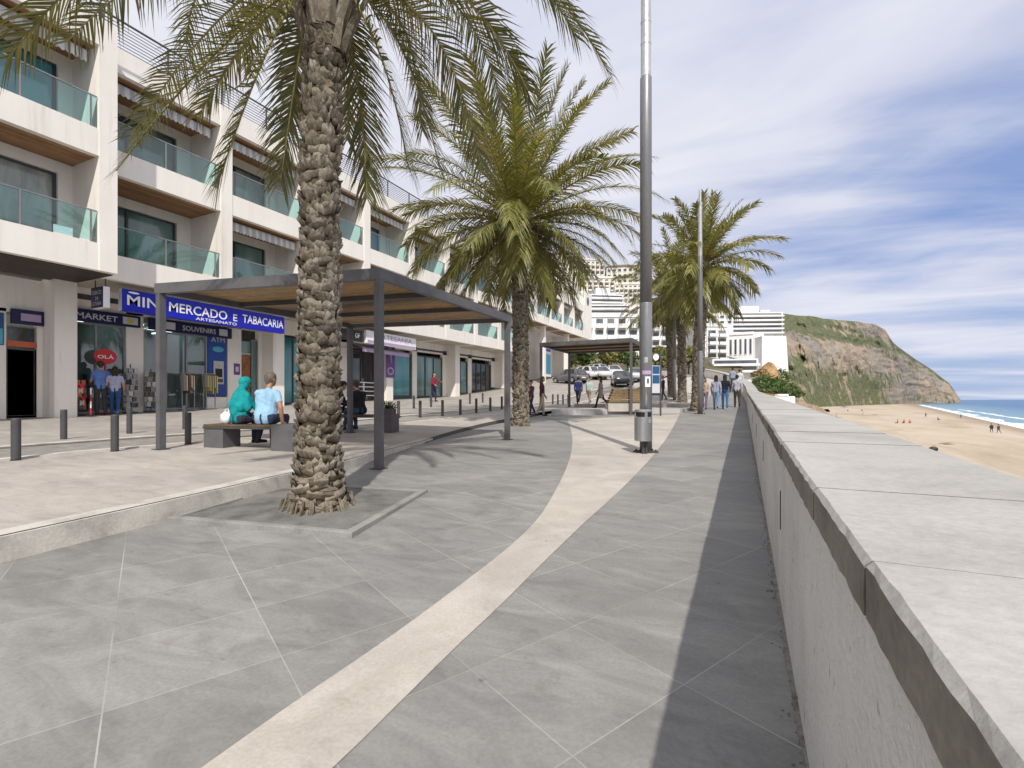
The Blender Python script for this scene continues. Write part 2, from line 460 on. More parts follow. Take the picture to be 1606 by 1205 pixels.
def at(px, Y, z=None, py=None):
    X = (px-CX)/F*Y
    if z is None: z = CH-(py-HY)/F*Y
    return Vector((X*CT-Y*ST, X*ST+Y*CT, z))

SUN_EL = R(46); SUN_DIR = Vector((0.50, -0.84, 0)).normalized()
sl = bpy.data.lights.new('sun', 'SUN'); so = bpy.data.objects.new('sun', sl); COL.objects.link(so)
sl.energy = 4.2; sl.angle = R(0.9); sl.color = (1.0, 0.955, 0.88)
dv = Vector((SUN_DIR.x*math.cos(SUN_EL), SUN_DIR.y*math.cos(SUN_EL), math.sin(SUN_EL)))
so.rotation_euler = dv.to_track_quat('Z', 'Y').to_euler()
so.location = (20, -30, 40)

w = bpy.data.worlds.new('World'); sc.world = w; w.use_nodes = True
nt = w.node_tree
for n in list(nt.nodes): nt.nodes.remove(n)
wo = nt.nodes.new('ShaderNodeOutputWorld'); bg = nt.nodes.new('ShaderNodeBackground')
bg.inputs[1].default_value = 0.1
L(nt, bg.outputs[0], wo.inputs[0])
sky = nt.nodes.new('ShaderNodeTexSky'); sky.sky_type = 'NISHITA'; sky.sun_disc = False
sky.sun_elevation = SUN_EL; sky.sun_rotation = math.atan2(SUN_DIR.x, SUN_DIR.y)
sky.dust_density = 1.2; sky.ozone_density = 2.0
tc = nt.nodes.new('ShaderNodeTexCoord')
sx = nt.nodes.new('ShaderNodeSeparateXYZ'); L(nt, tc.outputs['Generated'], sx.inputs[0])
zz = math_n(nt, 'ADD', math_n(nt, 'MAXIMUM', sx.outputs[2], 0.0), 0.16)
cb = nt.nodes.new('ShaderNodeCombineXYZ')
L(nt, math_n(nt, 'DIVIDE', sx.outputs[0], zz), cb.inputs[0]); L(nt, math_n(nt, 'DIVIDE', sx.outputs[1], zz), cb.inputs[1])
mp = nt.nodes.new('ShaderNodeMapping'); mp.inputs['Rotation'].default_value = (0, 0, R(38)); mp.inputs['Scale'].default_value = (0.55, 1.35, 1)
mp.inputs['Location'].default_value = (0.35, 0.2, 0)
L(nt, cb.outputs[0], mp.inputs[0])
c1 = noise_n(nt, mp.outputs[0], 0.75, 6, 0.52, 0.5)
mp2 = nt.nodes.new('ShaderNodeMapping'); mp2.inputs['Rotation'].default_value = (0, 0, R(30)); mp2.inputs['Scale'].default_value = (0.7, 1.7, 1)
L(nt, cb.outputs[0], mp2.inputs[0])
c2 = noise_n(nt, mp2.outputs[0], 1.3, 5, 0.5, 0.8)
# clearer sky low over the sea ahead-right, thick veil overhead and to the left
def dotdir(v):
    d = N(nt, 'ShaderNodeVectorMath', operation='DOT_PRODUCT')
    L(nt, tc.outputs['Generated'], d.inputs[0]); d.inputs[1].default_value = Vector(v).normalized()
    return d.outputs['Value']
clear = ramp(nt, dotdir((0.42, 0.90, 0.16)), [(0.80, (0, 0, 0)), (0.985, (1, 1, 1))])
cov = math_n(nt, 'ADD', math_n(nt, 'MULTIPLY', c1, 0.8), math_n(nt, 'MULTIPLY', c2, 0.28))
cov = math_n(nt, 'SUBTRACT', math_n(nt, 'ADD', cov, 0.17), math_n(nt, 'MULTIPLY', clear, 0.235))
mask = ramp(nt, cov, [(0.36, (0.02, )*3), (0.46, (0.34, )*3), (0.56, (0.80, )*3), (0.66, (1, 1, 1))])
shade = ramp(nt, c2, [(0.3, (7.0, 7.2, 8.5)), (0.5, (7.9, 8.0, 9.0)), (0.7, (8.6, 8.65, 9.3))])
low = ramp(nt, sx.outputs[2], [(0.0, (1.0, 1.0, 1.0)), (0.16, (0, 0, 0))])
# haze pales the sky near the horizon
blue = mixc(nt, 0.6, sky.outputs[0], (2.0, 3.4, 7.9))
blue = mixc(nt, math_n(nt, 'MULTIPLY', low, 0.6), blue, (4.3, 5.9, 8.4))
cl = mixc(nt, mask, blue, shade)
L(nt, cl, bg.inputs[0])
sc.view_settings.view_transform = 'Standard'; sc.view_settings.look = 'None'
sc.view_settings.exposure = 0; sc.view_settings.gamma = 1
sc.render.engine = 'CYCLES'
try:
    sc.cycles.use_denoising = True
    sc.cycles.max_bounces = 6; sc.cycles.transparent_max_bounces = 12
    sc.cycles.sample_clamp_indirect = 4.0
except Exception: pass
# ------------------------------------------------------------------ ground heights
def lerp_tab(tab, s):
    if s <= tab[0][0]: return tab[0][1]
    for (a, x), (b, y) in zip(tab, tab[1:]):
        if s <= b:
            u = (s-a)/(b-a)
            return x+(y-x)*u
    return tab[-1][1]
def zw(s):
    if s < 27: return 0.025*s
    if s < 35:
        d = s-27
        return 0.675+0.025*d+0.075*d*d/16
    if s < 78: return 1.175+0.10*(s-35)
    return 5.475+0.04*(min(s, 160)-78)
KT = [(-10, -4.55), (1.5, -4.75), (4.3, -5.03), (5.8, -5.5), (8.5, -6.35), (11, -7.0), (13.5, -7.5), (20, -8.2), (90, -9)]
def kt(s): return (lerp_tab(KT, s-0.7)+lerp_tab(KT, s)+lerp_tab(KT, s+0.7))/3
def stp(s): return 0.18*min(1, max(0, (9.0-s)/5.0))
def zside(s): return 0.37+0.033*min(s, 30)+max(0, zw(s)-zw(30))
def zp(s, t):
    b = zw(s)+stp(s)
    return b+(zside(s)-b)*max(0, -5-t)/15.0
def zg(t, s):
    return zw(s) if t > kt(s) else zp(s, t)

def G(px, py, fn=None):
    fn = fn or zg
    prev = None; Y = 0.4
    while Y < 400:
        p = at(px, Y, py=py)
        d = p.z-fn(p.x, p.y)
        if d <= 0:
            a, b = Y/1.02, Y
            for _ in range(30):
                mY = (a+b)/2; p = at(px, mY, py=py)
                if p.z-fn(p.x, p.y) > 0: a = mY
                else: b = mY
            return at(px, b, py=py)
        Y *= 1.02
    return at(px, 60, py=py)

def srange(a, b, st=0.5, far=20, stf=2.0):
    r = []; s = a
    while s < b-1e-6:
        r.append(s); s += st if s < far else stf
    r.append(b); return r

def sheet(name, ss, lf, rf, zf, mat, n=8, dz=0.0, skirts=False):
    mb = MB(); vs = []; fs = []
    for s in ss:
        a, b = lf(s), rf(s)
        for j in range(n+1):
            t = a+(b-a)*j/n
            vs.append((t, s, zf(s, t)+dz))
    for i in range(len(ss)-1):
        for j in range(n):
            k = i*(n+1)+j
            fs.append((k, k+1, k+n+2, k+n+1))
    mb.add(vs, fs)
    o = mb.build(name, mat, smooth=True)
    return tag(o, kind='structure')

def wall_t(s): return 0.187-max(0, s-31)**2*0.0045
S_END = 96
ss = srange(-8, S_END)
sheet('walkway', ss, kt, lambda s: wall_t(s)+0.06, lambda s, t: zw(s), M['stone'], 10)
sheet('plaza', ss, lambda s: -9.75, lambda s: kt(s)-0.1, zp, M['plaza'], 8)
sheet('road', ss, lambda s: -11.55, lambda s: -9.7, lambda s, t: zp(s, t)-0.02, M['paver'], 4)
sheet('pavement', ss, lambda s: -23.5, lambda s: -11.5, lambda s, t: zp(s, t)+0.012, M['sidewalk'], 10)
# kerb along the plaza edge : light stone riser with a dark line on top
mb = MB()
for i in range(len(ss)-1):
    a, b = ss[i], ss[i+1]
    if a > 9.2: break
    for s0, s1 in ((a, b),):
        l0, l1 = kt(s0), kt(s1)
        z0, z1 = zp(s0, l0-0.1), zp(s1, l1-0.1)
        mb.quad((l0+0.012, s0, zw(s0)-0.05), (l1+0.012, s1, zw(s1)-0.05), (l1+0.012, s1, z1+0.004), (l0+0.012, s0, z0+0.004), 0)
        mb.quad((l0+0.012, s0, z0+0.004), (l1+0.012, s1, z1+0.004), (l1-0.02, s1, z1+0.004), (l0-0.02, s0, z0+0.004), 0)
        mb.quad((l0-0.02, s0, z0+0.005), (l1-0.02, s1, z1+0.005), (l1-0.055, s1, z1+0.005), (l0-0.055, s0, z0+0.005), 1)
        mb.quad((l0-0.055, s0, z0+0.004), (l1-0.055, s1, z1+0.004), (l1-0.25, s1, z1+0.004), (l0-0.25, s0, z0+0.004), 0)
mb.v = [(x, y, z) for x, y, z in mb.v]
o = mb.build('kerb', [M['kerb'], M['kerb_dark']], fixn=False); tag(o, kind='structure')
# dark line carries on along the curve after the step dies out
mb = MB()
for i in range(len(ss)-1):
    a, b = ss[i], ss[i+1]
    if a < 9.0 or a > 19: continue
    l0, l1 = kt(a), kt(b)
    mb.quad((l0+0.03, a, zw(a)+0.006), (l1+0.03, b, zw(b)+0.006), (l1-0.06, b, zp(b, l1)+0.006), (l0-0.06, a, zp(a, l0)+0.006))
o = mb.build('kerb', [M['kerb_dark']]); tag(o, kind='structure')
# kerb between road and pavement
mb = MB()
for i in range(len(ss)-1):
    a, b = ss[i], ss[i+1]
    if a > 60: break
    for x0, x1 in ((-11.72, -11.52), (-9.78, -9.6)):
        vs = []
        for s in (a, b):
            z = zp(s, -11.6 if x0 < -10 else -9.7)
            vs += [(x0, s, z+0.022), (x1, s, z+0.022), (x1, s, z-0.1), (x0, s, z-0.1)]
        mb.add(vs, [(0, 1, 5, 4), (1, 2, 6, 5), (3, 0, 4, 7)])
o = mb.build('kerb', M['kerb']); tag(o, kind='structure')

# cream path : a sweep of pale stone let into the grey paving
LP = [(320,1203),(400,1146),(480,1090),(600,1008),(700,935),(800,857),(845,812),(870,772),(888,735),(896,708),(897,682),(890,658)]
RP = [(525,1203),(575,1155),(630,1100),(715,1016),(785,950),(845,890),(915,822),(958,783),(997,745),(1030,708),(1052,677),(1066,650)]
zwf = lambda t, s: zw(s)
lp = [G(*p, zwf) for p in LP]; rp = [G(*p, zwf) for p in RP]
def crom(ps, k=5):
    out = []
    for i in range(len(ps)-1):
        p0 = ps[max(i-1, 0)]; p1 = ps[i]; p2 = ps[i+1]; p3 = ps[min(i+2, len(ps)-1)]
        for j in range(k):
            u = j/k
            out.append(0.5*((2*p1)+(p2-p0)*u+(2*p0-5*p1+4*p2-p3)*u*u+(3*p1-p0-3*p2+p3)*u**3))
    out.append(ps[-1]); return out
lp = [lp[0]+(lp[0]-lp[1])*5]+lp; rp = [rp[0]+(rp[0]-rp[1])*5]+rp
lp = crom(lp); rp = crom(rp)
vs = []; fs = []
for a, b in zip(lp, rp):
    for j in range(5):
        p = a.lerp(b, j/4); vs.append((p.x, p.y, zw(p.y)+0.004))
for i in range(len(lp)-1):
    for j in range(4):
        k = i*5+j; fs.append((k, k+1, k+6, k+5))
o = MB().add(vs, fs).build('path', M['cream'], smooth=True); tag(o, kind='structure')

# two low terraces where the promenade steps up to the far pergola
def terrace(P, Q, zf, tr, tl, s1, name='terrace'):
    mb = MB(); n = 14; k = 26
    def pt(i, j):
        f = j/k; a = P.lerp(Q, i/n)
        endt = tl+(tr-tl)*i/n
        s = a.y+(s1-a.y)*f
        t = a.x+(endt-a.x)*min(1, f*6)
        return (t, s, zf(s))
    vs = [pt(i, j) for j in range(k+1) for i in range(n+1)]
    fs = [(j*(n+1)+i, j*(n+1)+i+1, (j+1)*(n+1)+i+1, (j+1)*(n+1)+i) for j in range(k) for i in range(n)]
    mb.add(vs, fs)
    for i in range(n):
        a, b = pt(i, 0), pt(i+1, 0)
        mb.quad((a[0], a[1], a[2]-0.6), (b[0], b[1], b[2]-0.6), b, a, 1)
    for j in range(k):
        a, b = pt(n, j), pt(n, j+1)
        mb.quad((a[0], a[1], a[2]-0.6), (b[0], b[1], b[2]-0.6), b, a, 1)
        a, b = pt(0, j+1), pt(0, j)
        mb.quad((a[0], a[1], a[2]-0.6), (b[0], b[1], b[2]-0.6), b, a, 1)
    o = mb.build(name, [M['cream'], M['greyrender']]); return tag(o, kind='structure')
ZA = lambda s: max(0.77, zw(s)+0.02); ZB = lambda s: max(0.96, zw(s)+0.05)
terrace(Vector((-7.6, 20.0, 0)), Vector((-2.6, 23.2, 0)), ZA, -2.2, -8.6, 60)
terrace(Vector((-8.4, 25.6, 0)), Vector((-2.7, 28.2, 0)), ZB, -2.6, -8.6, 62)
def zter(t, s):
    z = zg(t, s)
    if -8.4 < t < -2.6:
        f = 20.0+(t+7.6)*0.64
        if s > f: z = max(z, ZA(s))
        if s > 25.6+(t+8.4)*0.456: z = max(z, ZB(s))
    return z

# the broad land sheet under and behind everything, and its hill
def hill(x, y):
    d = max(0, -x-32)
    rise = 78*(1-math.exp(-d/125.0))
    e = max(0, y-70)
    r2 = 26*(1-math.exp(-e/90.0))*max(0, min(1, (6-x+0.10*(y-70))/40.0))
    n = mn.noise(Vector((x*0.02, y*0.02, 3.1)))*min(1, d/60)*7
    base = zw(max(-20, min(y, 140)))-0.25
    return base+max(rise, r2)+n
mb = MB(); vs = []; fs = []
xs = [-900, -500, -350, -260, -200, -160, -130, -105, -85, -70, -56, -45, -36, -30, -24, -18, -12, -6, -0.1]
ys = [-400, -150, -60, -25, -10]+[i*5 for i in range(0, 30)]+[150+i*14 for i in range(0, 22)]+[500, 650, 900]
def shore_x(y): return 23+0.2286*max(-200, y)
for y in ys:
    for x in xs:
        xx = x if y < 92 or x < -2 else x
        vs.append((x, y, hill(x, y) - (0.6 if x > -24 and y < 92 else 0)))
for i in range(len(ys)-1):
    for j in range(len(xs)-1):
        k = i*len(xs)+j; fs.append((k, k+1, k+len(xs)+1, k+len(xs)))
M['land'] = pm('scrub_hillside', (0.16, 0.135, 0.075), 0.9, 0, 0.4, 0.03, 0.5, 0.3, 0.3, tint=(0.5, 0.75, 0.5))
o = mb.add(vs, fs).build('ground', M['land'], smooth=True); tag(o, kind='structure')

# beach, sea, surf
def zbeach(x, y):
    sh = shore_x(y)
    u = (x+1)/(sh+1)
    z = -3.3-2.0*u if u < 1 else -5.3-0.04*(x-sh)
    return z
def sand():
    m, nt, b, out = nt_new('beach_sand')
    v = coords(nt)
    n1 = noise_n(nt, coords(nt, (0.05, 0.018, 1), (0, 0, 0.1)), 1.6, 6, 0.6, 0.6); n2 = noise_n(nt, v, 1.3, 6, 0.7)
    col = ramp(nt, n1, [(0.3, (0.36, 0.285, 0.195)), (0.48, (0.465, 0.385, 0.285)), (0.7, (0.53, 0.445, 0.34))])
    col = mixc(nt, 1.0, col, ramp(nt, n2, [(0.3, (0.86, )*3), (0.7, (1.06, )*3)]), 'MULTIPLY')
    at_ = nt.nodes.new('ShaderNodeAttribute'); at_.attribute_name = 'wet'
    col = mixc(nt, at_.outputs['Fac'], col, (0.30, 0.235, 0.17))
    L(nt, col, b.inputs['Base Color']); b.inputs['Roughness'].default_value = 0.9
    bump(nt, b, n2, 0.5, 0.12)
    return m
mb = MB(); vs = []; fs = []; wet = []
ys2 = [-300, -150, -80, -40, -20]+[i*6 for i in range(0, 40)]+[240+i*20 for i in range(0, 36)]
us = [0, .05, .1, .2, .3, .4, .5, .6, .7, .8, .88, .93, .96, .98, 1, 1.03, 1.1, 1.4]
for y in ys2:
    sh = shore_x(y)
    for u in us:
        x = -4+(sh+4)*u
        vs.append((x, y, zbeach(x, y)+0.12*mn.noise(Vector((x*0.12, y*0.12, 0)))*(1 if u < .9 else 0)))
        wet.append(max(0, min(1, (u-0.9)/0.06)))
for i in range(len(ys2)-1):
    for j in range(len(us)-1):
        k = i*len(us)+j; fs.append((k, k+1, k+len(us)+1, k+len(us)))
o = mb.add(vs, fs).build('beach', sand(), smooth=True); tag(o, kind='structure')
a_ = o.data.attributes.new('wet', 'FLOAT', 'POINT'); a_.data.foreach_set('value', wet)

def sea_mat():
    m, nt, b, out = nt_new('sea_water')
    tc = nt.nodes.new('ShaderNodeTexCoord')
    n1 = noise_n(nt, coords(nt, (0.004, 0.012, 1), (0, 0, -0.2)), 2.0, 5, 0.6, 0.4)
    n2 = noise_n(nt, coords(nt, (0.3, 0.12, 1)), 1.0, 6, 0.65)
    at_ = nt.nodes.new('ShaderNodeAttribute'); at_.attribute_name = 'deep'
    deep = ramp(nt, n1, [(0.3, (0.022, 0.10, 0.235)), (0.7, (0.04, 0.145, 0.30))])
    L(nt, mixc(nt, at_.outputs['Fac'], (0.16, 0.30, 0.36), deep), b.inputs['Base Color'])
    b.inputs['Roughness'].default_value = 0.3; b.inputs['Specular IOR Level'].default_value = 0.22
    bump(nt, b, n2, 0.6, 0.3)
    return m
mb = MB(); vs = []; fs = []; deep = []
offs = [-14, 0, 6, 14, 30, 60, 120, 300, 900, 3000, 12000, 26000]
ys3 = [-8000, -2000, -600, -200, 0, 60, 120, 180, 260, 360, 480, 600, 720, 860, 1000, 1300, 1800, 3000, 7000, 14000, 26000]
for y in ys3:
    sh = shore_x(min(y, 960))
    for d in offs:
        x = sh+d
        if y > 960: x = 242-max(0, y-960)*1.6*(1 if d <= 0 else 0)+d
        vs.append((x, y, -5.32)); deep.append(max(0, min(1, (d-2)/55)))
for i in range(len(ys3)-1):
    for j in range(len(offs)-1):
        k = i*len(offs)+j; fs.append((k, k+1, k+len(offs)+1, k+len(offs)))
o = mb.add(vs, fs).build('sea', sea_mat()); tag(o, kind='structure')
a_ = o.data.attributes.new('deep', 'FLOAT', 'POINT'); a_.data.foreach_set('value', deep)
def foam_mat():
    m, nt, b, out = nt_new('surf_foam')
    v = coords(nt, (0.25, 0.08, 1)); n = noise_n(nt, v, 1.5, 6, 0.7)
    L(nt, ramp(nt, n, [(0.3, (0.55, 0.62, 0.66)), (0.6, (0.82, 0.84, 0.86))]), b.inputs['Base Color'])
    b.inputs['Roughness'].default_value = 0.8
    return m
mb = MB(); rnd = random.Random(3)
def surf_strip(off, wd, y0, y1, st):
    vs = []; fs = []; y = y0; k = 0
    while y <= y1:
        nn = mn.noise(Vector((y*0.03, off, 0)))*2.2+mn.noise(Vector((y*0.15, off, 1)))*0.7
        n2 = mn.noise(Vector((y*0.05, off+9, 0)))
        w_ = max(0.1, wd*(0.9+0.8*n2))
        x = shore_x(y)+off+nn
        vs += [(x, y, -5.29), (x+w_, y, -5.29)]
        if k: fs.append((2*k-2, 2*k-1, 2*k+1, 2*k))
        k += 1; y += st
    mb.add(vs, fs)
surf_strip(-2.0, 6.5, -30, 760, 3.0)
surf_strip(10, 2.2, 90, 420, 3.0)
o = mb.build('surf', foam_mat()); tag(o, kind='structure')

# ------------------------------------------------------------------ sea wall with coping
wallE = empty('sea_wall', (0, 0, 0)); tag(wallE, 'long low rendered sea wall with thick concrete coping between promenade and beach', 'wall')
mb = MB()
wss = srange(-3, 88, 0.62, 40, 2.0)
vs = []; fs = []
for s in wss:
    t = wall_t(s); z = zw(s)
    vs += [(t, s, z-0.3), (t, s, z+0.826), (t+0.54, s, z+0.826), (t+0.60, s, -4.6)]
for i in range(len(wss)-1):
    for j in range(3):
        fs.append((i*4+j, i*4+4+j, i*4+5+j, i*4+1+j))
fs.append((0, 1, 2, 3))
mb.add(vs, fs); mb.build('wall_body', M['render_wall'], wallE)
rnd = random.Random(5)
s = -2.78; cnt = 0
def coping(s0, s1, n):
    mb = MB(); vs = []; fs = []
    dz = rnd.uniform(-0.002, 0.002); ov = rnd.uniform(0.010, 0.016)
    for i in range(n+1):
        q = s0+(s1-s0)*i/n; t = wall_t(q); z = zw(q)
        e = 0.010+0.007*max(0, mn.noise(Vector((q*9, 1, 0))))+(0.016*max(0, mn.noise(Vector((q*23, 4, 0)))-.25) if n > 1 else 0)
        ov2 = ov+(0.004*mn.noise(Vector((q*14, 7, 0))) if n > 1 else 0); dz2 = (0.004*mn.noise(Vector((q*11, 9, 0))) if n > 1 else 0)
        vs += [(t-ov2, q, z+0.828+dz2), (t-ov2, q, z+0.92-e+dz), (t-ov+e, q, z+0.92+dz), (t+0.56-e, q, z+0.92+dz), (t+0.56, q, z+0.92-e+dz), (t+0.56, q, z+0.828)]
    ms = []
    for i in range(n):
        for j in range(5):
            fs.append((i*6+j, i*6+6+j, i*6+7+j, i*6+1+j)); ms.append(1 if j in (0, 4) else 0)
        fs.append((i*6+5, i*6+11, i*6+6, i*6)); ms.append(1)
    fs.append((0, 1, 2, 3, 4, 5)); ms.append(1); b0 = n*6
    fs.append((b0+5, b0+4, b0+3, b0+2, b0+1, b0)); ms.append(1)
    mb.v = vs; mb.f = fs; mb.m = ms
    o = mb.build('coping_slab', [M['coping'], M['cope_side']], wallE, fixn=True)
while s < 26:
    coping(s+0.004, s+0.616, 14 if s < 5 else (5 if s < 12 else 1)); s += 0.62
coping(s+0.003, 88, 60)
mb = MB()
for q, z in ((3.05, 0.5), (5.6, 0.52), (8.4, 0.5), (11.5, .5)):
    mb.box(wall_t(q)-0.004, wall_t(q)+0.02, q-0.012, q+0.012, zw(q)+z-0.09, zw(q)+z+0.12)
mb.build('weep_slot', M['black'], wallE)

rg = random.Random(12); mb = MB(); s = -1.0
while s < 22:
    w_ = 0.006+0.022*max(0, 0.5+mn.noise(Vector((s*3.1, 2, 0)))+.5*mn.noise(Vector((s*11, 5, 0))))
    w2 = 0.006+0.022*max(0, 0.5+mn.noise(Vector(((s+.08)*3.1, 2, 0)))+.5*mn.noise(Vector(((s+.08)*11, 5, 0))))
    mb.quad((wall_t(s)-w_, s, zw(s)+.004), (wall_t(s)+.01, s, zw(s)+.012), (wall_t(s)+.01, s+.08, zw(s+.08)+.012), (wall_t(s)-w2, s+.08, zw(s+.08)+.004)); s += .08
for _ in range(320):
    s = rg.uniform(.6, 12)**1.0; x = wall_t(s)-abs(rg.gauss(0, .022))-.004; r = rg.uniform(.0025, .007)
    mb.ell((x, s, zw(s)+r*.6), (r, r, r*.7), 5, 4)
M['grit'] = pm('gutter_grit', (0.30, 0.275, 0.24), 0.95, 0, 0.35, 12, 120, .8, .01)
o = mb.build('gravel', M['grit']); tag(o, kind='stuff')
# ------------------------------------------------------------------ palms
def leafset(mb, P, leafL, nleaf, rnd, width=0.022, vee=0.45, u0=0.14, mi=0, sag=0.15, split=2):
    n = len(P)-1
    cum = [0]
    for a, b in zip(P, P[1:]): cum.append(cum[-1]+(b-a).length)
    tot = cum[-1]
    def sample(u):
        d = u*tot; i = 0
        while i < n-1 and cum[i+1] < d: i += 1
        f = (d-cum[i])/max(1e-6, cum[i+1]-cum[i])
        p = P[i].lerp(P[i+1], f)
        t0 = (P[i+1]-P[i]).normalized()
        t1 = (P[min(i+2, n)]-P[min(i+1, n-1)]).normalized()
        return p, t0.lerp(t1, f).normalized()
    tw = rnd.uniform(-0.5, 0.5)
    for k in range(nleaf):
        for sd in (-1, 1):
            u = u0+(1-u0)*(k+rnd.random()*0.6+(0.3 if sd > 0 else 0))/nleaf
            if u > 1: u = 1
            if rnd.random() < 0.05: continue
            p, T = sample(u)
            S = T.cross(Vector((0, 0, 1)))
            if S.length < 0.05: S = Vector((1, 0, 0))
            S.normalize(); Nn = S.cross(T)
            a_ = tw*(0.3+u)
            S2 = S*math.cos(a_)+Nn*math.sin(a_); N2 = Nn*math.cos(a_)-S*math.sin(a_)
            prof = 0.35+0.75*math.sin(math.pi*min(1, 0.14+u*0.70))**0.8
            if u > 0.9: prof *= 0.85
            ln = leafL*prof*rnd.uniform(0.85, 1.12)
            ang = R(66-34*u+rnd.uniform(-7, 7))
            v = vee+rnd.uniform(-0.22, 0.22)
            d = (T*math.cos(ang)+(S2*sd*math.cos(v)+N2*math.sin(v))*math.sin(ang)).normalized()
            wv = d.cross(N2)
            if wv.length < 1e-3: wv = T.copy()
            wv.normalize()
            wd = width*rnd.uniform(0.8, 1.2)
            m_ = p+d*ln*0.5-Vector((0, 0, sag*0.16*ln))
            e_ = p+d*ln-Vector((0, 0, sag*ln*rnd.uniform(0.6, 1.5)))
            mb.add([p-wv*wd*0.5, p+wv*wd*0.5, m_+wv*wd*0.45, m_-wv*wd*0.45, e_], [(0, 1, 2, 3), (3, 2, 4)], mi)

def frond_path(base, az, el, Ln, droop, n=16, rnd=None, power=1.2, side=0.0):
    P = [Vector(base)]; d = Vector((math.cos(az)*math.cos(el), math.sin(az)*math.cos(el), math.sin(el)))
    sdv = Vector((-math.sin(az), math.cos(az), 0))
    for i in range(n):
        u = (i+1)/n
        d = (d+Vector((0, 0, -1))*droop*(u**power)/n*2.2+sdv*side/n).normalized()
        P.append(P[-1]+d*Ln/n)
    return P

def bez(a, b, c, n=16):
    return [a*(1-u)**2+b*2*u*(1-u)+c*u*u for u in [i/n for i in range(n+1)]]

def rib(mb, P, r0, mi):
    n = len(P)
    mb.tube(P, [r0*(1-0.85*i/(n-1))+0.002 for i in range(n)], 5, mi, cap=False)

def boots(path, rad, rowh, nb, rnd, lip=0.04, hgt=0.15, jag=1.0):
    mb = MB(); tip = []
    # core
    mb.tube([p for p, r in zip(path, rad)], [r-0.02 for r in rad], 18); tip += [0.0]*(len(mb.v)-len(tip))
    cum = [0]
    for a, b in zip(path, path[1:]): cum.append(cum[-1]+(b-a).length)
    tot = cum[-1]; z = 0.0; row = 0
    def smp(d):
        d = max(0, min(tot-1e-4, d)); i = 0
        while i < len(path)-2 and cum[i+1] < d: i += 1
        f = (d-cum[i])/(cum[i+1]-cum[i])
        return path[i].lerp(path[i+1], f), rad[i]*(1-f)+rad[i+1]*f
    while z < tot-hgt*0.4:
        for j in range(nb):
            a = 2*math.pi*(j+(row % 2)*0.5+row*0.04+rnd.uniform(-.16, .16)*jag)/nb
            zz = z+rnd.uniform(-0.3, 0.3)*rowh*jag
            h = hgt*rnd.uniform(0.65, 1.25); lp_ = lip*rnd.uniform(0.35, 1.5)
            c, r = smp(zz); c2, r2 = smp(zz+h)
            w_ = 2*math.pi*r/nb*rnd.uniform(0.75, 1.5)
            ca, sa = math.cos(a), math.sin(a); up = (c2-c).normalized()
            def P(cc, rr, tt):
                b_ = a+tt/max(.05, r)
                return cc+Vector((math.cos(b_), math.sin(b_), 0))*rr
            skew = rnd.uniform(-.35, .35)*h
            NC = 6; v = []; tt_ = []
            for q in range(NC):
                x = (q/(NC-1)-.5)*w_; e_ = 1-abs(q/(NC-1)-.5)*1.1
                jg = rnd.uniform(-.30, .22)*h; ll_ = lp_*(e_*.7+.3)*rnd.uniform(.55, 1.3); sk = skew*(q/(NC-1)-.5)*2
                v += [P(c+up*sk, r-.012, x), P(c.lerp(c2, .55)+up*sk, r+ll_*.55, x*.97), P(c2+up*(jg+sk-h*.3*(1-e_)), r2+ll_, x*.9), P(c2+up*(jg+sk-h*.45), r2-.025, x*.9)]
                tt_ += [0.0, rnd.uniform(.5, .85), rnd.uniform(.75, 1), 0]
            fs = []
            for q in range(NC-1):
                for e2 in range(3):
                    k = q*4+e2; fs.append((k, k+4, k+5, k+1))
            mb.add(v, fs); tip += tt_
        z += rowh*rnd.uniform(0.85, 1.15); row += 1
    return mb, tip

def finish_trunk(mb, tip, parent):
    o = mb.build('trunk', M['bark'], parent)
    a = o.data.attributes.new('tip', 'FLOAT', 'POINT'); a.data.foreach_set('value', tip)
    return o

# -- the near palm
rnd = random.Random(11)
pb = G(500, 803); pb.z = zw(pb.y)+0.02
YP = (pb.y*CT-pb.x*ST)
palm = empty('palm_tree', pb); tag(palm, 'nearest tall date palm, rough scaly trunk rising from the square tree pit', 'palm tree', 'date palms along the promenade')
def loc(p): return Vector(p)-pb
ptop = at(511, YP, py=42)
def tp(px, py): return loc(at(px, YP, py=py))
path = [loc(pb)-Vector((0, 0, .1)), tp(501, 792), tp(500, 745), tp(500, 690), tp(500, 600), tp(501, 480), tp(502, 380), tp(502, 280), tp(504, 180), tp(507, 110), tp(510, 60)]
kx = YP/F
rad = [r*kx*.92 for r in (46, 46, 38, 33.5, 33, 32, 30, 30, 29.5, 29, 32)]
mb, tip = boots(path, rad, 0.058, 9, rnd, 0.034, 0.10, 1.9)
# adventitious root fringe at the foot
for j in range(70):
    a = rnd.random()*6.28; r = 46*kx*rnd.uniform(0.9, 1.12)
    p = Vector((math.cos(a)*r, math.sin(a)*r, rnd.uniform(0.02, 0.16)))
    q = Vector((math.cos(a)*(r+.05), math.sin(a)*(r+.05), -0.02))
    k0 = len(mb.v); mb.tube([p, q], [0.014, 0.01], 5); tip += [0.5]*(len(mb.v)-k0)
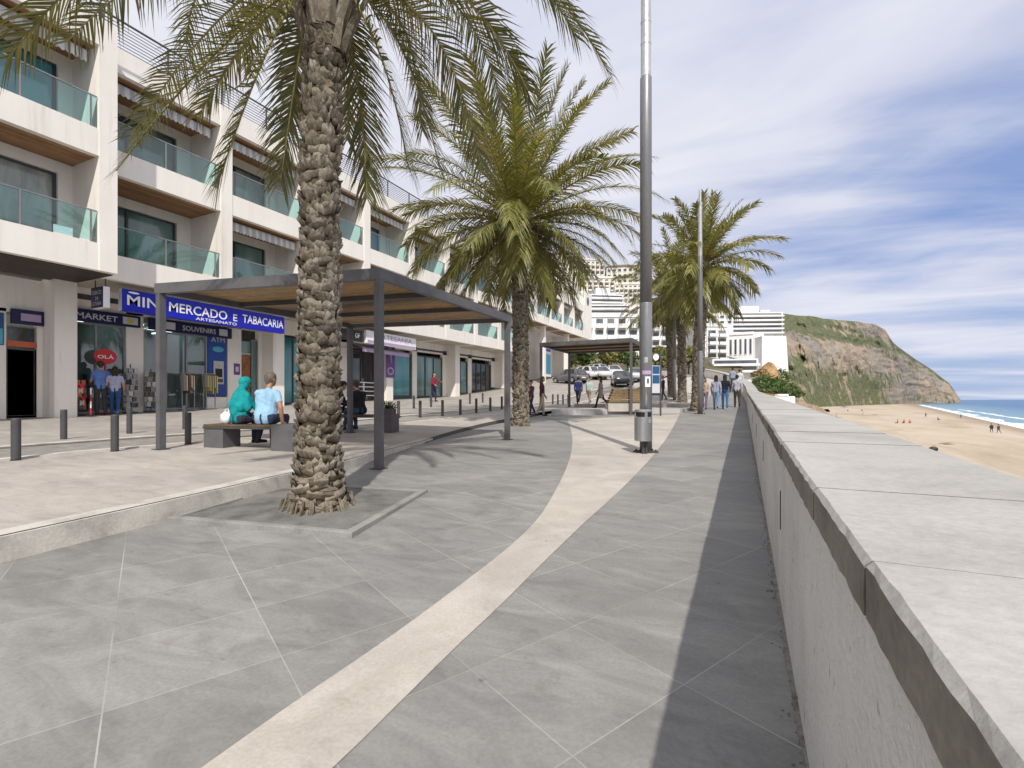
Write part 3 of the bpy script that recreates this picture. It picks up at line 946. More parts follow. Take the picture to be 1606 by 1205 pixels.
# long old leaf bases under the crown
c0 = tp(510, 70)
for j in range(34):
    a = 6.283*j/34*2.4+rnd.uniform(-.2, .2); h0 = (j/34)*0.55
    er = Vector((math.cos(a), math.sin(a), 0)); et = Vector((-math.sin(a), math.cos(a), 0))
    b0 = c0+Vector((0, 0, h0-.12))+er*(29*kx)
    b1 = b0+er*(0.05+.05*rnd.random())+Vector((0, 0, .26)); b2 = b1+er*(0.12+.1*rnd.random())+Vector((0, 0, .3))
    w0, w1, w2 = .075, .055, .03
    k0 = len(mb.v)
    mb.add([b0-et*w0, b0+er*.03, b0+et*w0, b1-et*w1, b1+er*.03, b1+et*w1, b2-et*w2, b2+er*.015, b2+et*w2], [(0, 1, 4, 3), (1, 2, 5, 4), (3, 4, 7, 6), (4, 5, 8, 7)])
    tip += [0.5]*3+[0.9]*6
mb.tube([c0+Vector((0, 0, -.1)), c0+Vector((0, 0, .4)), c0+Vector((0, 0, 0.9))], [29*kx, 34*kx, 20*kx], 14); tip += [0.1]*(len(mb.v)-len(tip))
finish_trunk(mb, tip, palm)
mb = MB()
cc = c0+Vector((0, 0, 0.5))
def near_frond(ctrl, tippx, dY, nl=92, ll=0.42, start=None):
    a = cc+Vector((rnd.uniform(-.08, .08), rnd.uniform(-.08, .08), rnd.uniform(-.1, .25)))
    c_ = loc(at(ctrl[0], YP+dY*0.55, py=ctrl[1])); e_ = loc(at(tippx[0], YP+dY, py=tippx[1]))
    P = bez(a, c_, e_, 18)
    rib(mb, P, 0.02, 1); leafset(mb, P, ll, nl, rnd, 0.0165, 0.3, 0.16, 0, 0.3)
NF = [((250,-230),(12,92),-0.6), ((330,-170),(105,66),0.8), ((400,-20),(182,268),-0.4), ((420,-10),(312,180),1.1), ((455,-60),(342,288),-0.8), ((395,-90),(205,215),1.6),
      ((480,0),(440,285),0.9), ((470,40),(452,200),1.9), ((565,10),(576,312),0.9), ((560,-20),(545,220),2.0), ((600,20),(640,262),-0.3), ((625,-30),(690,268),0.5), ((650,-60),(662,205),1.8),
      ((690,-70),(755,265),1.2), ((700,-130),(828,142),-0.3), ((735,-90),(790,180),2.2), ((800,-190),(953,112),-0.2), ((760,-210),(905,60),1.2), ((300,-120),(292,70),1.9), ((370,-60),(395,120),2.4)]
for q in NF: near_frond(*q)
for j in range(16):   # upper crown, mostly above the frame
    az = 6.283*j/16+rnd.uniform(-.2, .2)
    P = frond_path(cc+Vector((0, 0, .3)), az, R(rnd.uniform(38, 78)), rnd.uniform(2.7, 3.4), rnd.uniform(0.5, .9), 14)
    rib(mb, P, 0.02, 1); leafset(mb, P, .4, 60, rnd, 0.021, 0.4, .15, 0, .2)
mb.build('crown', [M['leaf_near'], M['rachis']], palm)

def grow_palm(px, py, Y, zbase, trunk_px, crown_px, trad, frondL, nf, nl, seed, label, lean=None, leafw=0.03, nb=9, leafl=0.60):
    rnd = random.Random(seed)
    b = at(px, Y, z=zbase) if zbase is not None else None
    e = empty('palm_tree', b); tag(e, label, 'palm tree', 'date palms along the promenade')
    top = at(crown_px[0], Y, py=crown_px[1])-b
    mid = Vector((top.x*0.35, top.y*0.35, top.z*0.5))
    path = [Vector((0, 0, -.15)), Vector((0, 0, 0.1)), Vector((top.x*.1, top.y*.1, .6)), mid, Vector((top.x*.8, top.y*.8, top.z*.82)), top]
    rad = [trad*1.25, trad*1.2, trad*1.03, trad, trad*.98, trad*1.2]
    mb, tip = boots(path, rad, 0.085, nb+2, rnd, 0.045, 0.15, 1.5)
    for j in range(26):
        a = 6.283*j*0.382; h0 = (j/26)*0.7-0.5
        er = Vector((math.cos(a), math.sin(a), 0)); et = Vector((-math.sin(a), math.cos(a), 0))
        b0 = top+Vector((0, 0, h0))+er*trad; b1 = b0+er*.12+Vector((0, 0, .3)); b2 = b1+er*.25+Vector((0, 0, .3))
        mb.add([b0-et*.09, b0+er*.03, b0+et*.09, b1-et*.06, b1+er*.03, b1+et*.06, b2-et*.03, b2+er*.015, b2+et*.03], [(0, 1, 4, 3), (1, 2, 5, 4), (3, 4, 7, 6), (4, 5, 8, 7)])
        tip += [0.5]*3+[.9]*6
    finish_trunk(mb, tip, e)
    mb = MB()
    for j in range(nf):
        f = (j+0.5)/nf
        az = j*2.39996+rnd.uniform(-.2, .2)
        el = R(82-118*f**0.85)+rnd.uniform(-.1, .1)
        L_ = frondL*rnd.uniform(0.82, 1.08)*(0.8+0.3*math.sin(math.pi*min(1, f*1.1+.12)))
        dr = (0.42+1.05*f)*rnd.uniform(0.75, 1.2)
        if el < -0.1: dr *= 0.55
        P = frond_path(top+Vector((0, 0, 0.25-0.45*f)), az, el, L_, dr, 13, rnd, 1.15, rnd.uniform(-.25, .25))
        rib(mb, P, 0.03, 1)
        leafset(mb, P, leafl*(1.0 if f > .15 else .8), nl, rnd, leafw, 0.42-0.25*f, 0.13, 0, 0.16+0.5*f)
    # a few orange fruit stalks in the heart
    for j in range(7):
        az = rnd.uniform(0, 6.28)
        P = frond_path(top+Vector((0, 0, .1)), az, R(55), 1.1, 1.6, 7)
        rib(mb, P, 0.018, 2)
        for q in range(26):
            d = Vector((rnd.gauss(0, 1), rnd.gauss(0, 1), rnd.gauss(-.6, .6))).normalized()
            p = P[-1-(q % 3)]
            mb.tube([p, p+d*rnd.uniform(.15, .35)], [.008, .004], 3, 2, False)
    mb.build('crown', [M['leaf'], M['rachis'], M['fruit']], e)
    return e
M['fruit'] = pm('date_stalks', (0.40, 0.24, 0.04), 0.5, 0, 0.3, 5, 30, 0)
p2 = G(817, 668); Y2 = p2.y*CT-p2.x*ST
grow_palm(817, 668, Y2, zter(p2.x, p2.y)-.03, 28, (814, 352), 0.235, 4.45, 96, 84, 21, 'full crowned date palm just behind the far corner of the near pergola')
def zpalm(px, Y):
    p = at(px, Y, z=0); return zter(p.x, p.y)
grow_palm(1093, 630, 23.5, zpalm(1093, 23.5)-.03, 20, (1103, 420), 0.25, 3.35, 64, 46, 33, 'date palm with thick trunk beside the far lamp post', leafw=.045)
grow_palm(1070, 622, 31, zpalm(1070, 31)-.03, 15, (1068, 462), 0.24, 3.9, 60, 40, 37, 'date palm standing in the middle of the far trio', leafw=.05)
grow_palm(1054, 617, 35, zpalm(1054, 35)-.03, 13, (1046, 470), 0.24, 3.9, 56, 38, 41, 'date palm at the back of the far trio, next to the lamp post bin', leafw=.05)

M['pitstone'] = pm('pit_frame_stone', (0.29, 0.285, 0.268), 0.75, 0, 0.2, 2.5, 50, 0.2)
# -- tree pit frame round the near palm
pit = [G(262, 820, zwf), G(552, 845, zwf), G(671, 772, zwf)]
pc = [Vector((p.x, p.y)) for p in pit]
pc.append(pc[0]+pc[2]-pc[1])
cen = sum(pc, Vector((0, 0)))/4
pe = empty('tree_pit', (cen.x, cen.y, zw(cen.y))); tag(pe, 'square stone framed tree pit with grey gravel fill around nearest palm', 'tree pit')
def pz(s): return 0.03+0.6*0.025*(s-cen.y)
def ins(f): return [p+(cen-p)*f for p in pc]
q0 = pc; q1 = ins(0.085)
mb = MB()
for i in range(4):
    a, b = q0[i], q0[(i+1) % 4]; c, d = q1[(i+1) % 4], q1[i]
    V = [(a, 1), (b, 1), (c, 1), (d, 1)]
    top = [(p.x-cen.x, p.y-cen.y, pz(p.y)+.012) for p, _ in V]; bot = [(x, y, z-.14) for x, y, z in top]
    mb.add(bot+top, [(4, 5, 6, 7), (0, 1, 5, 4), (2, 3, 7, 6)])
o = mb.build('frame', M['pitstone'], pe, bevel=0.008)
mb = MB(); nn_ = 14; vs = []; fs = []
for i in range(nn_+1):
    for j in range(nn_+1):
        u, v = i/nn_, j/nn_
        p = (q1[0]*(1-u)+q1[1]*u)*(1-v)+(q1[3]*(1-u)+q1[2]*u)*v
        r = (p-Vector((pb.x, pb.y))).length
        vs.append((p.x-cen.x, p.y-cen.y, pz(p.y)-.004+0.03*math.exp(-(r/.5)**2)+rnd.uniform(-.004, .004)))
for i in range(nn_):
    for j in range(nn_):
        k = i*(nn_+1)+j; fs.append((k, k+nn_+1, k+nn_+2, k+1))
M['gravel'] = pm('grey_gravel', (0.225, 0.22, 0.2), 0.95, 0, 0.3, 3, 90, 0.8, 0.02)
mb.add(vs, fs).build('gravel', M['gravel'], pe, smooth=True)
# ------------------------------------------------------------------ lettering
def text_mesh(body, height, width=None, depth=0.01, bold=0.0):
    cu = bpy.data.curves.new('lettering', 'FONT'); cu.body = body; cu.size = 1.0; cu.align_x = 'LEFT'
    cu.extrude = 0.0; cu.offset = bold; cu.resolution_u = 3
    o = bpy.data.objects.new('lettering_tmp', cu); COL.objects.link(o)
    dg = bpy.context.evaluated_depsgraph_get(); dg.update()
    me = bpy.data.meshes.new_from_object(o.evaluated_get(dg))
    vs = [v.co.copy() for v in me.vertices]; fs = [tuple(p.vertices) for p in me.polygons]
    bpy.data.objects.remove(o); bpy.data.meshes.remove(me); bpy.data.curves.remove(cu)
    if not vs: return [], []
    x0 = min(v.x for v in vs); x1 = max(v.x for v in vs); y0 = min(v.y for v in vs); y1 = max(v.y for v in vs)
    k = height/(y1-y0); kx_ = k if width is None else width/(x1-x0)
    return [((v.x-x0)*kx_, (v.y-y0)*k) for v in vs], fs
def put_text(body, org, du, dv, h, w_, mat, parent, name='lettering', off=None, bold=0.012):
    vs, fs = text_mesh(body, h, w_, bold=bold)
    org = Vector(org); du = Vector(du); dv = Vector(dv); n = du.cross(dv)
    pts = [org+du*x+dv*y+n*0.012 for x, y in vs]
    return MB().add(pts, fs).build(name, mat, parent)

# ------------------------------------------------------------------ long white apartment building
BE = empty('apartment_building', (0, 0, 0))
tag(BE, 'long cream apartment building with glass balconies above a row of seafront shops', 'building')
def tilt(x, y, z): return (x, y, z+0.012*max(0, y-8.5))
Z1, Z2, ZR = 5.03, 8.42, 11.72; FH = 0.80
PIT = 3.91
bays = [(-3.5, 0.35, -17.2, -18.75, 0), (0.35, 4.25, -17.2, -18.75, 0), (4.25, 8.15, -17.2, -18.75, 0)]
for k in range(13):
    s1 = 12.47+PIT*k; s0 = s1-PIT if k else 8.16
    bays.append((s0, s1, -18.13, -20.03, 1 if k < 8 else 2))
wallmb = MB(); sofmb = MB(); undermb = MB()
FIN = 0.46
first_win = None
def window_unit(x, y0, y1, z0, z1, npan, parent, fr=0.06, glass='pane', depth=0.05, name='window'):
    mb = MB()
    mb.box(x-depth, x+depth, y0, y0+fr, z0, z1); mb.box(x-depth, x+depth, y1-fr, y1, z0, z1)
    mb.box(x-depth, x+depth, y0+fr, y1-fr, z1-fr, z1); mb.box(x-depth, x+depth, y0+fr, y1-fr, z0, z0+fr)
    w_ = (y1-y0-2*fr)/npan
    for i in range(1, npan):
        c = y0+fr+w_*i; mb.box(x-depth, x+depth, c-fr*.5, c+fr*.5, z0+fr, z1-fr)
    o = mb.map(tilt).build(name, M['dark_metal'] if name == 'window' else M['galv'], parent)
    for i in range(npan):
        a = y0+fr+w_*i; b = a+w_
        MB().quad((x-0.01, a, z0+fr), (x-0.01, b, z0+fr), (x-0.01, b, z1-fr), (x-0.01, a, z1-fr)).map(tilt).build('pane', M[glass], o)
    return o
M['curtain'] = pm('curtain_cloth', (0.42, 0.43, 0.40), 0.9, 0, 0.25, 2, 20, 0.3, stretch=(6, 6, 0.2))
wr = random.Random(4)
for bi, (s0, s1, tp_, tw_, kind) in enumerate(bays):
    e = s1-FIN
    floors = [(Z1, Z2), (Z2, ZR)] if kind < 2 else [(Z2, ZR)]
    zlo = floors[0][0]
    # fin (party wall) and fascias
    wallmb.box(tw_-0.4, tp_, e, s1, zlo, ZR+FH+0.02 if kind == 0 else ZR+FH)
    for zb, zt in floors+[(ZR, None)]:
        wallmb.box(tp_-0.22, tp_-0.02, s0, e, zb, zb+FH)         # upstand
        wallmb.box(tw_-0.3, tp_-0.22, s0, e, zb+0.03, zb+0.30)    # slab
        if zb != Z1:
            MB().box(tw_, tp_-0.22, s0, e, zb-0.0, zb+0.028).map(tilt).build('soffit', M['soffit'], BE)
        else:
            MB().box(tw_-0.3, tp_-0.22, s0, e, zb+0.0, zb+0.028).map(tilt).build('soffit', M['beige'], BE)
    for fi, (zb, zt) in enumerate(floors):
        f0 = zb+0.30; top = zt-0.34
        jam = e-0.52 if kind else e-0.36
        # back wall: lintel and right pier
        wallmb.box(tw_-0.3, tw_, s0, e, top, zt+0.03); wallmb.box(tw_-0.3, tw_, jam, e, f0, top)
        window_unit(tw_-0.14, s0+0.02, jam, f0, top, 2, BE, 0.07, wr.choice(('pane', 'pane_teal_flat', 'pane', 'pane_curtain', 'pane_teal_flat')))
        # drawn curtain panel behind some windows is seen as a paler strip
        # balcony railing
        rz0, rz1 = zb+FH, zb+FH+0.95
        rb = MB()
        rb.bar((tp_-0.1, s0+0.05, rz1), (tp_-0.1, e-0.02, rz1), 0.045, 0.035)
        for q in (s0+0.10, (s0+e)/2, e-0.16):
            rb.box(tp_-0.12, tp_-0.08, q-0.02, q+0.02, rz0, rz1)
        ro = rb.map(tilt).build('balcony_railing', M['galv'], BE)
        MB().quad((tp_-0.105, s0+0.06, rz0+0.05), (tp_-0.105, e-0.03, rz0+0.05), (tp_-0.105, e-0.03, rz1-0.02), (tp_-0.105, s0+0.06, rz1-0.02)).map(tilt).build('pane', M['rail_glass'], ro)
        # rolled striped awning under the soffit
        if zb == Z2 or (kind == 1 and bi in (4, 8)):
            xa = tp_-0.55; za = zt-0.16
            am = MB(); am.tube([(xa, s0+0.1, za), (xa, e-0.1, za)], 0.10, 10)
            y = s0+0.12
            while y < e-0.14:
                y2 = min(y+0.15, e-0.12)
                am.add([(xa+0.10, y, za+.03), (xa+0.10, y2, za+.03), (xa+0.115, y2, za-0.27), (xa+.115, (y+y2)/2, za-0.33), (xa+0.115, y, za-0.27)], [(0, 1, 2, 3, 4)])
                y = y2
            am.map(tilt).build('awning', M['awning'], BE)
# roof slab, parapet cap, railing
s0r, s1r = bays[3][0], bays[-1][1]
wallmb.box(-32, -18.75, -3.5, 8.1, ZR+0.31, ZR+0.55); wallmb.box(-32, -20.0, 8.1, s1r, ZR+0.31, ZR+0.55)
wallmb.box(-32, -20.33, s1r-0.3, s1r, 0.5, ZR+FH+0.9)
wallmb.box(-32, -31.6, -3.5, s1r-.3, 0.0, ZR+.3)
wallmb.map(tilt); 
for (sa, sb, x) in ((-3.5, 8.1, -17.35), (8.2, 41.5, -18.3)):
    rr = MB(); zt = ZR+FH
    for q in range(9 if sa > 0 else 7):
        rr.bar((x, sa, zt+0.12+q*0.108), (x, sb, zt+0.12+q*0.108), 0.018, 0.018)
    rr.bar((x, sa, zt+1.02), (x, sb, zt+1.02), 0.04, 0.04)
    q = sa+0.05
    while q < sb:
        rr.box(x-.025, x+.025, q-.02, q+.02, zt, zt+1.02); q += 1.95
    rr.map(tilt).build('roof_railing', M['dark_metal'], BE)
# taller end block with slotted screen parapet and round vent
EB = MB()
EB.box(-20.0, -18.13, s1r, s1r+3.2, Z2, ZR+FH+1.9); EB.map(tilt)
EB.build('end_wall', M['white'], BE)
q = MB(); 
for k in range(20):
    a = 2*math.pi*k/20; a2 = 2*math.pi*(k+1)/20
    c = Vector((-18.11, s1r+1.4, ZR+FH+0.75))
    q.add([c, c+Vector((0, math.cos(a)*.55, math.sin(a)*.55)), c+Vector((0, math.cos(a2)*.55, math.sin(a2)*.55))], [(0, 1, 2)])
q.map(tilt).build('round_vent', M['pane_dark'], BE)
sp = MB(); zt = ZR+FH
for k in range(26):
    y = 42+k*0.67; sp.box(-18.4, -18.2, y, y+0.34, zt, zt+1.15)
sp.box(-18.42, -18.18, 42, s1r, zt+1.15, zt+1.45)
sp.map(tilt).build('screen_parapet', M['white'], BE)
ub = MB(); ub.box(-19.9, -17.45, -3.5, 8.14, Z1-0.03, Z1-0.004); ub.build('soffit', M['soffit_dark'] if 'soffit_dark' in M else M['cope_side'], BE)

# ---- ground floor
TS = -20.35      # shop front plane
def gz(y): return zside(y)
gw = MB()
def gbox(x0, x1, y0, y1, z1, z0=None, mb=None):
    (mb or gw).box(x0, x1, y0, y1, (gz((y0+y1)/2)-0.3) if z0 is None else z0, z1)
# upper spandrel over the shop fronts (dark strip above)
gw.box(TS-0.25, TS, -3.5, 8.15, 3.9, Z1-0.03); gw.box(TS-0.25, TS, 8.15, 41.3, 4.30, Z1+0.45)
gw.box(-22.6, -22.3, 41.3, s1r, 0.5, Z2+0.6)
gw.box(-22.3, TS-0.25, 41.0, 41.3, 0.5, Z2+0.6)
gw.box(-22.3, -20.03, 41.3, s1r, Z2+0.32, Z2+0.5)
segs_wall = [(-3.5, 6.72), (7.44, 8.12), (9.92, 10.48), (13.78, 14.42), (15.28, 16.3), (18.2, 18.7), (20.3, 20.9), (23.2, 24.3), (26.9, 27.4), (30.6, 32.1), (34.3, 34.9), (38.4, 41.3)]
for a, b in segs_wall: gbox(TS-0.25, TS, a, b, 4.6 if a > 8 else 4.0)
colmb = []
for c0_, c1_ in ((-0.3, 0.3), (7.56, 8.14), (15.42, 16.02), (23.3, 23.9), (31.1, 31.72), (39.0, 39.6)):
    mb = MB(); mb.box(TS-0.02, -19.55, c0_, c1_, gz(c0_)-0.3, Z1+0.02)
    mb.map(tilt).build('column', M['white'], BE)
for y in (47, 54.5):
    mb = MB(); mb.box(-19.2, -18.7, y, y+.5, 0.8, Z2+0.02); mb.map(tilt).build('column', M['white'], BE)
gw.map(tilt).build('shop_wall', M['white'], BE)
wallmb.build('wall', M['white'], BE)
# thin dark strips over the shops
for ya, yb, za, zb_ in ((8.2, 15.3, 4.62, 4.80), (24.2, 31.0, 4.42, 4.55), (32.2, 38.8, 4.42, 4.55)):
    vg = MB(); vg.box(TS, TS+0.02, ya, yb, za, zb_); vg.map(tilt).build('dark_strip', M['dark_metal'], BE)
def front(y0, y1, z1, n, glass, frame='galv', fr=0.06, nm='shop_window'):
    o = MB(); z0 = gz((y0+y1)/2)+0.03
    mb = o
    mb.box(TS-.16, TS-.06, y0, y0+fr, z0, z1); mb.box(TS-.16, TS-.06, y1-fr, y1, z0, z1)
    mb.box(TS-.16, TS-.06, y0+fr, y1-fr, z1-fr, z1); mb.box(TS-.16, TS-.06, y0+fr, y1-fr, z0, z0+fr*1.5)
    w_ = (y1-y0-2*fr)/n
    for i in range(1, n):
        c = y0+fr+w_*i; mb.box(TS-.16, TS-.06, c-fr*.5, c+fr*.5, z0+fr*1.5, z1-fr)
    ob = mb.build(nm, M[frame], BE)
    for i in range(n):
        a = y0+fr+w_*i; b = a+w_
        MB().quad((TS-.11, a, z0+fr), (TS-.11, b, z0+fr), (TS-.11, b, z1-fr), (TS-.11, a, z1-fr)).build('pane', M[glass], ob)
    return ob
front(8.14, 9.92, 3.86, 2, 'shop_glass'); front(10.48, 12.92, 3.86, 3, 'shop_glass')
front(6.72, 7.44, 2.80, 1, 'pane', 'dark_metal', .05, 'shop_door')
front(6.72, 7.44, 3.50, 1, 'pane_dark', 'galv', .04)
front(16.3, 18.2, 4.3, 2, 'pane_teal', 'dark_metal'); front(18.7, 20.3, 4.3, 2, 'pane_teal', 'dark_metal')
front(20.9, 23.2, 4.1, 2, 'pane_dark', 'dark_metal'); front(24.3, 26.9, 4.3, 1, 'pane_teal', 'dark_metal', .16)
front(27.4, 30.6, 4.3, 3, 'pane', 'dark_metal', .08); front(32.1, 34.3, 4.3, 2, 'pane', 'dark_metal', .1); front(34.9, 38.4, 4.3, 4, 'pane_dark', 'dark_metal', .08)
# above-door panels
MB().box(TS-.05, TS-.0, 6.74, 7.42, 2.84, 3.02).build('fascia_strip', M['orange'], BE)
# wooden door of the flats and its side light
dz = gz(14.7)
dr = MB(); dr.box(TS-.2, TS-.1, 14.42, 14.92, dz, dz+2.35); do = dr.build('entrance_door', M['door_wood'], BE)
h_ = MB(); h_.box(TS-.1, TS-.05, 14.47, 14.50, dz+.9, dz+1.35); h_.build('handle', M['steel'], do)
front(14.96, 15.28, dz+3.1, 1, 'pane', 'galv', .05)
fr_ = MB(); fr_.box(TS-.16, TS-.06, 14.42, 14.92, dz+2.38, dz+2.46); fr_.box(TS-.2, TS-.1, 14.42, 14.92, dz+2.46, dz+3.0, 1); fr_.build('door_frame', [M['galv_light'], M['pane']], BE)
# shop interiors: floor, back wall, lit ceiling with tube lamps
ib = MB()
ib.box(-24.6, -24.5, 8.0, 13.1, 0.3, 4.2); ib.box(-24.5, TS-.25, 7.9, 8.0, .3, 4.2); ib.box(-24.5, TS-.25, 13.0, 13.1, .3, 4.2)
ib.box(-24.5, TS-.25, 10.15, 10.25, .3, 4.2); ib.box(-24.5, TS-.26, 8.0, 13.0, 4.2, 4.28); ib.box(-24.5, TS-.26, 8.0, 13.0, 0.5, .70)
ib.build('shop_interior', M['greyrender'], BE)
tl = MB()
for y in (8.6, 9.4, 10.9, 11.8, 12.5): tl.box(-23.6, -21.2, y-.03, y+.03, 4.10, 4.15)
tl.build('tube_lamp', M['tube_light'], BE)
# ---- end of building structure

# shop signs (each hung on the building, a thing of its own)
U = Vector((0, 1, 0)); V = Vector((0, 0, 1))
def board(name, label, x, y0, y1, z0, z1, mat, th=0.12, side=None, cat='sign', tl_=True):
    e = empty(name, (x, (y0+y1)/2, z0)); tag(e, label, cat)
    mb = MB(); mb.box(-th, 0, -(y1-y0)/2, (y1-y0)/2, 0, z1-z0)
    mb.m = [1 if i in (2, 4) else 0 for i in range(6)]
    # the two end faces carry the pale casing
    mb.build('board', [M[mat], M[side or mat]], e)
    return e
sg = board('shop_sign', 'long royal blue hanging sign reading MINI MERCADO E TABACARIA', -18.42, 8.85, 15.1, 4.13, 4.86, 'sign_blue', 0.22, 'sign_white')
put_text('MINI', (0.0, -2.98, .21), U, V, .34, 1.12, M['sign_white'], sg)
put_text('MERCADO', (0.0, -1.68, .21), U, V, .34, 2.15, M['sign_white'], sg)
put_text('E', (0.0, 0.72, .22), U, V, .27, .17, M['sign_white'], sg)
put_text('TABACARIA', (0.0, 1.12, .21), U, V, .34, 1.94, M['sign_white'], sg)
put_text('ARTESANATO', (0.0, -.75, .045), U, V, .11, 1.62, M['sign_white'], sg)
mb = MB(); mb.ell((0.01, -2.78, .64), (.006, .17, .035), 12, 6); mb.build('emblem', M['sign_white'], sg)
m1 = board('shop_sign', 'navy MARKET sign board above the shop window with two customers', TS+.16, 7.6, 10.3, 3.86, 4.28, 'navy', .14)
put_text('MARKET', (0, -.58, .1), U, V, .2, 1.2, M['grey_letters'], m1)
mb = MB(); mb.box(0.002, .008, .78, 1.26, .08, .34); mb.build('plaque', M['grey_letters'], m1)
mb = MB(); mb.box(0.009, .014, .93, 1.09, .12, .30); mb.build('emblem', M['yellow'], m1)
m2 = board('shop_sign', 'navy SOUVENIRS sign board between the post and the cash machine', TS+.16, 10.62, 13.86, 3.86, 4.30, 'navy', .14)
put_text('SOUVENIRS', (0, -.45, .11), U, V, .2, 1.35, M['grey_letters'], m2)
for ya, yb in ((1.05, 1.42), (-1.1, -.72)):
    mb = MB(); mb.box(.002, .008, ya, yb, .08, .36); mb.build('plaque', M['grey_letters'], m2)
m3 = board('shop_sign', 'short navy sign with pale panel above the dark door, beside the thick column', TS+.16, 6.8, 7.55, 3.55, 4.0, 'navy', .14)
mb = MB(); mb.box(.002, .008, -.18, .3, .1, .33); mb.build('plaque', M['lilac'], m3)
m4 = board('poster_panel', 'dark blue poster panel at left edge of the shops', TS+.03, 5.2, 6.66, 2.86, 3.84, 'poster_blue', .03, cat='poster')
put_text('V.Y', (0, .1, .45), U, V, .16, .5, M['grey_letters'], m4)
mb = MB(); mb.box(.002, .006, .46, .70, .03, .5); mb.box(.002, .006, .08, .32, .08, .16); mb.build('print', M['cyan'], m4)
# double sided box sign projecting from the first column
e = empty('projecting_sign', (-18.55, 8.32, 4.12)); tag(e, 'small blue and white box sign hanging at right angles under the first overhang', 'sign')
mb = MB(); mb.box(-.36, .36, -.09, .09, 0, .66); mb.m = [1, 1, 0, 1, 0, 1]; mb.build('board', [M['navy'], M['sign_white']], e)
put_text('TABACO', (-.29, -.09, .42), (1, 0, 0), V, .13, .56, M['grey_letters'], e)
put_text('24', (-.1, -.09, .24), (1, 0, 0), V, .12, .2, M['grey_letters'], e)
put_text('LOTARIA', (-.29, -.09, .08), (1, 0, 0), V, .11, .56, M['grey_letters'], e)
mb = MB(); mb.box(-.32, -.29, -.015, .015, .66, .92); mb.box(.29, .32, -.015, .015, .66, .92); mb.build('hanger', M['dark_metal'], e)
# cash machine panel
e = empty('cash_machine', (TS-.1, 13.36, gz(13.4))); tag(e, 'tall blue cash machine panel set in the shop front', 'cash machine')
mb = MB(); mb.box(-.1, .06, -.42, .40, .55, 3.2); mb.build('panel', M['sign_blue2'] if 'sign_blue2' in M else M['poster_blue'], e)
mb = MB(); mb.box(.06, .10, -.21, .25, 1.05, 2.05); mb.build('housing', M['steel'], e, bevel=.02)
mb = MB(); mb.box(.10, .112, -.13, .17, 1.35, 1.72); mb.build('screen', M['black'], e)
mb = MB(); mb.box(.10, .15, -.14, .18, 1.14, 1.28); mb.build('keypad', M['dark_metal'], e, bevel=.01)
mb = MB(); mb.ell((.105, .02, 1.86), (.012, .08, .07), 10, 6); mb.build('emblem', M['yellow'], e)
put_text('ATM', (.065, -.3, 2.86), U, V, .2, .6, M['grey_letters'], e)
mb = MB(); mb.ell((.062, .02, 2.55), (.008, .26, .12), 14, 6); mb.build('logo', M['cyan'], e)
mb = MB(); mb.box(-.05, .05, -.45, 1.0, -.2, .5); mb.build('plinth', M['white'], e)
# small plaque by the door
e = board('wall_plaque', 'small purple grey plaque on wall left of the wooden door', TS+.02, 14.06, 14.34, dz+1.45, dz+1.95, 'purple', .02, cat='plaque')
mb = MB(); mb.box(.002, .005, -.07, .07, .14, .36); mb.build('print', M['grey_letters'], e)
# further shops: black sign, white sign over purple awning, vertical purple banner
m5 = board('shop_sign', 'black shop sign with pale letters right of the palm trunk', -18.42, 16.9, 20.0, 4.3, 4.85, 'black', .15)
put_text('OF', (0, 1.0, .16), U, V, .26, .34, M['grey_letters'], m5)
m6 = board('shop_sign', 'white sign with purple edge above the purple shop awning', -18.42, 20.3, 24.7, 4.28, 4.98, 'sign_white', .15)
put_text('ARTESANIA', (0, -1.4, .33), U, V, .26, 3.2, M['lilac'], m6)
mb = MB(); mb.box(.002, .008, -2.1, 2.15, .03, .18); mb.build('stripe', M['lilac'], m6)
e = empty('shop_awning', (-19.2, 22.4, 4.05)); tag(e, 'faded purple shop awning under the white sign', 'awning')
mb = MB(); mb.add([(0.5, -2.1, 0), (.5, 2.0, 0), (-.9, 2.0, .42), (-.9, -2.1, .42), (.5, -2.1, -.22), (.5, 2.0, -.22)], [(0, 1, 2, 3), (0, 4, 5, 1)]); mb.build('fabric', M['lilac'], e)
mb = MB(); mb.bar((.5, -2.1, -.01), (.5, 2, -.01), .04, .04); mb.bar((-1.1, -2.05, .1), (.5, -2.05, 0), .03, .03); mb.bar((-1.1, 1.95, .1), (.5, 1.95, 0), .03, .03); mb.build('frame', M['galv'], e)
e = empty('vertical_banner', (-19.52, 23.6, 2.55)); tag(e, 'purple vertical banner with white ring wrapped on a white column', 'banner')
mb = MB(); mb.box(0, .02, -.42, .42, 0, 2.0); mb.build('cloth', M['purple'], e)
mb = MB()
for k in range(24):
    a, b = 2*math.pi*k/24, 2*math.pi*(k+1)/24
    mb.quad((.025, math.cos(a)*.3, .4+math.sin(a)*.24), (.025, math.cos(b)*.3, .4+math.sin(b)*.24), (.025, math.cos(b)*.2, .4+math.sin(b)*.15), (.025, math.cos(a)*.2, .4+math.sin(a)*.15))
mb.add([(.025, -.28, 1.95), (.025, .1, 1.95), (.025, .12, .8)], [(0, 1, 2)]); mb.build('print', M['lilac'], e)
# white balustrade of the purple shop
e = empty('shop_balustrade', (-19.9, 22.0, gz(22))); tag(e, 'white rail fence in front of the purple shop window', 'fence')
mb = MB()
for z in (.35, .6, .85, 1.1): mb.bar((0, -1.6, z), (0, 1.0, z), .04, .05)
mb.build('rails', M['white2'], e)
for y in (-1.6, -.3, 1.0):
    mb = MB(); mb.box(-.03, .03, y-.03, y+.03, -.02, 1.14); mb.build('post', M['white2'], e)
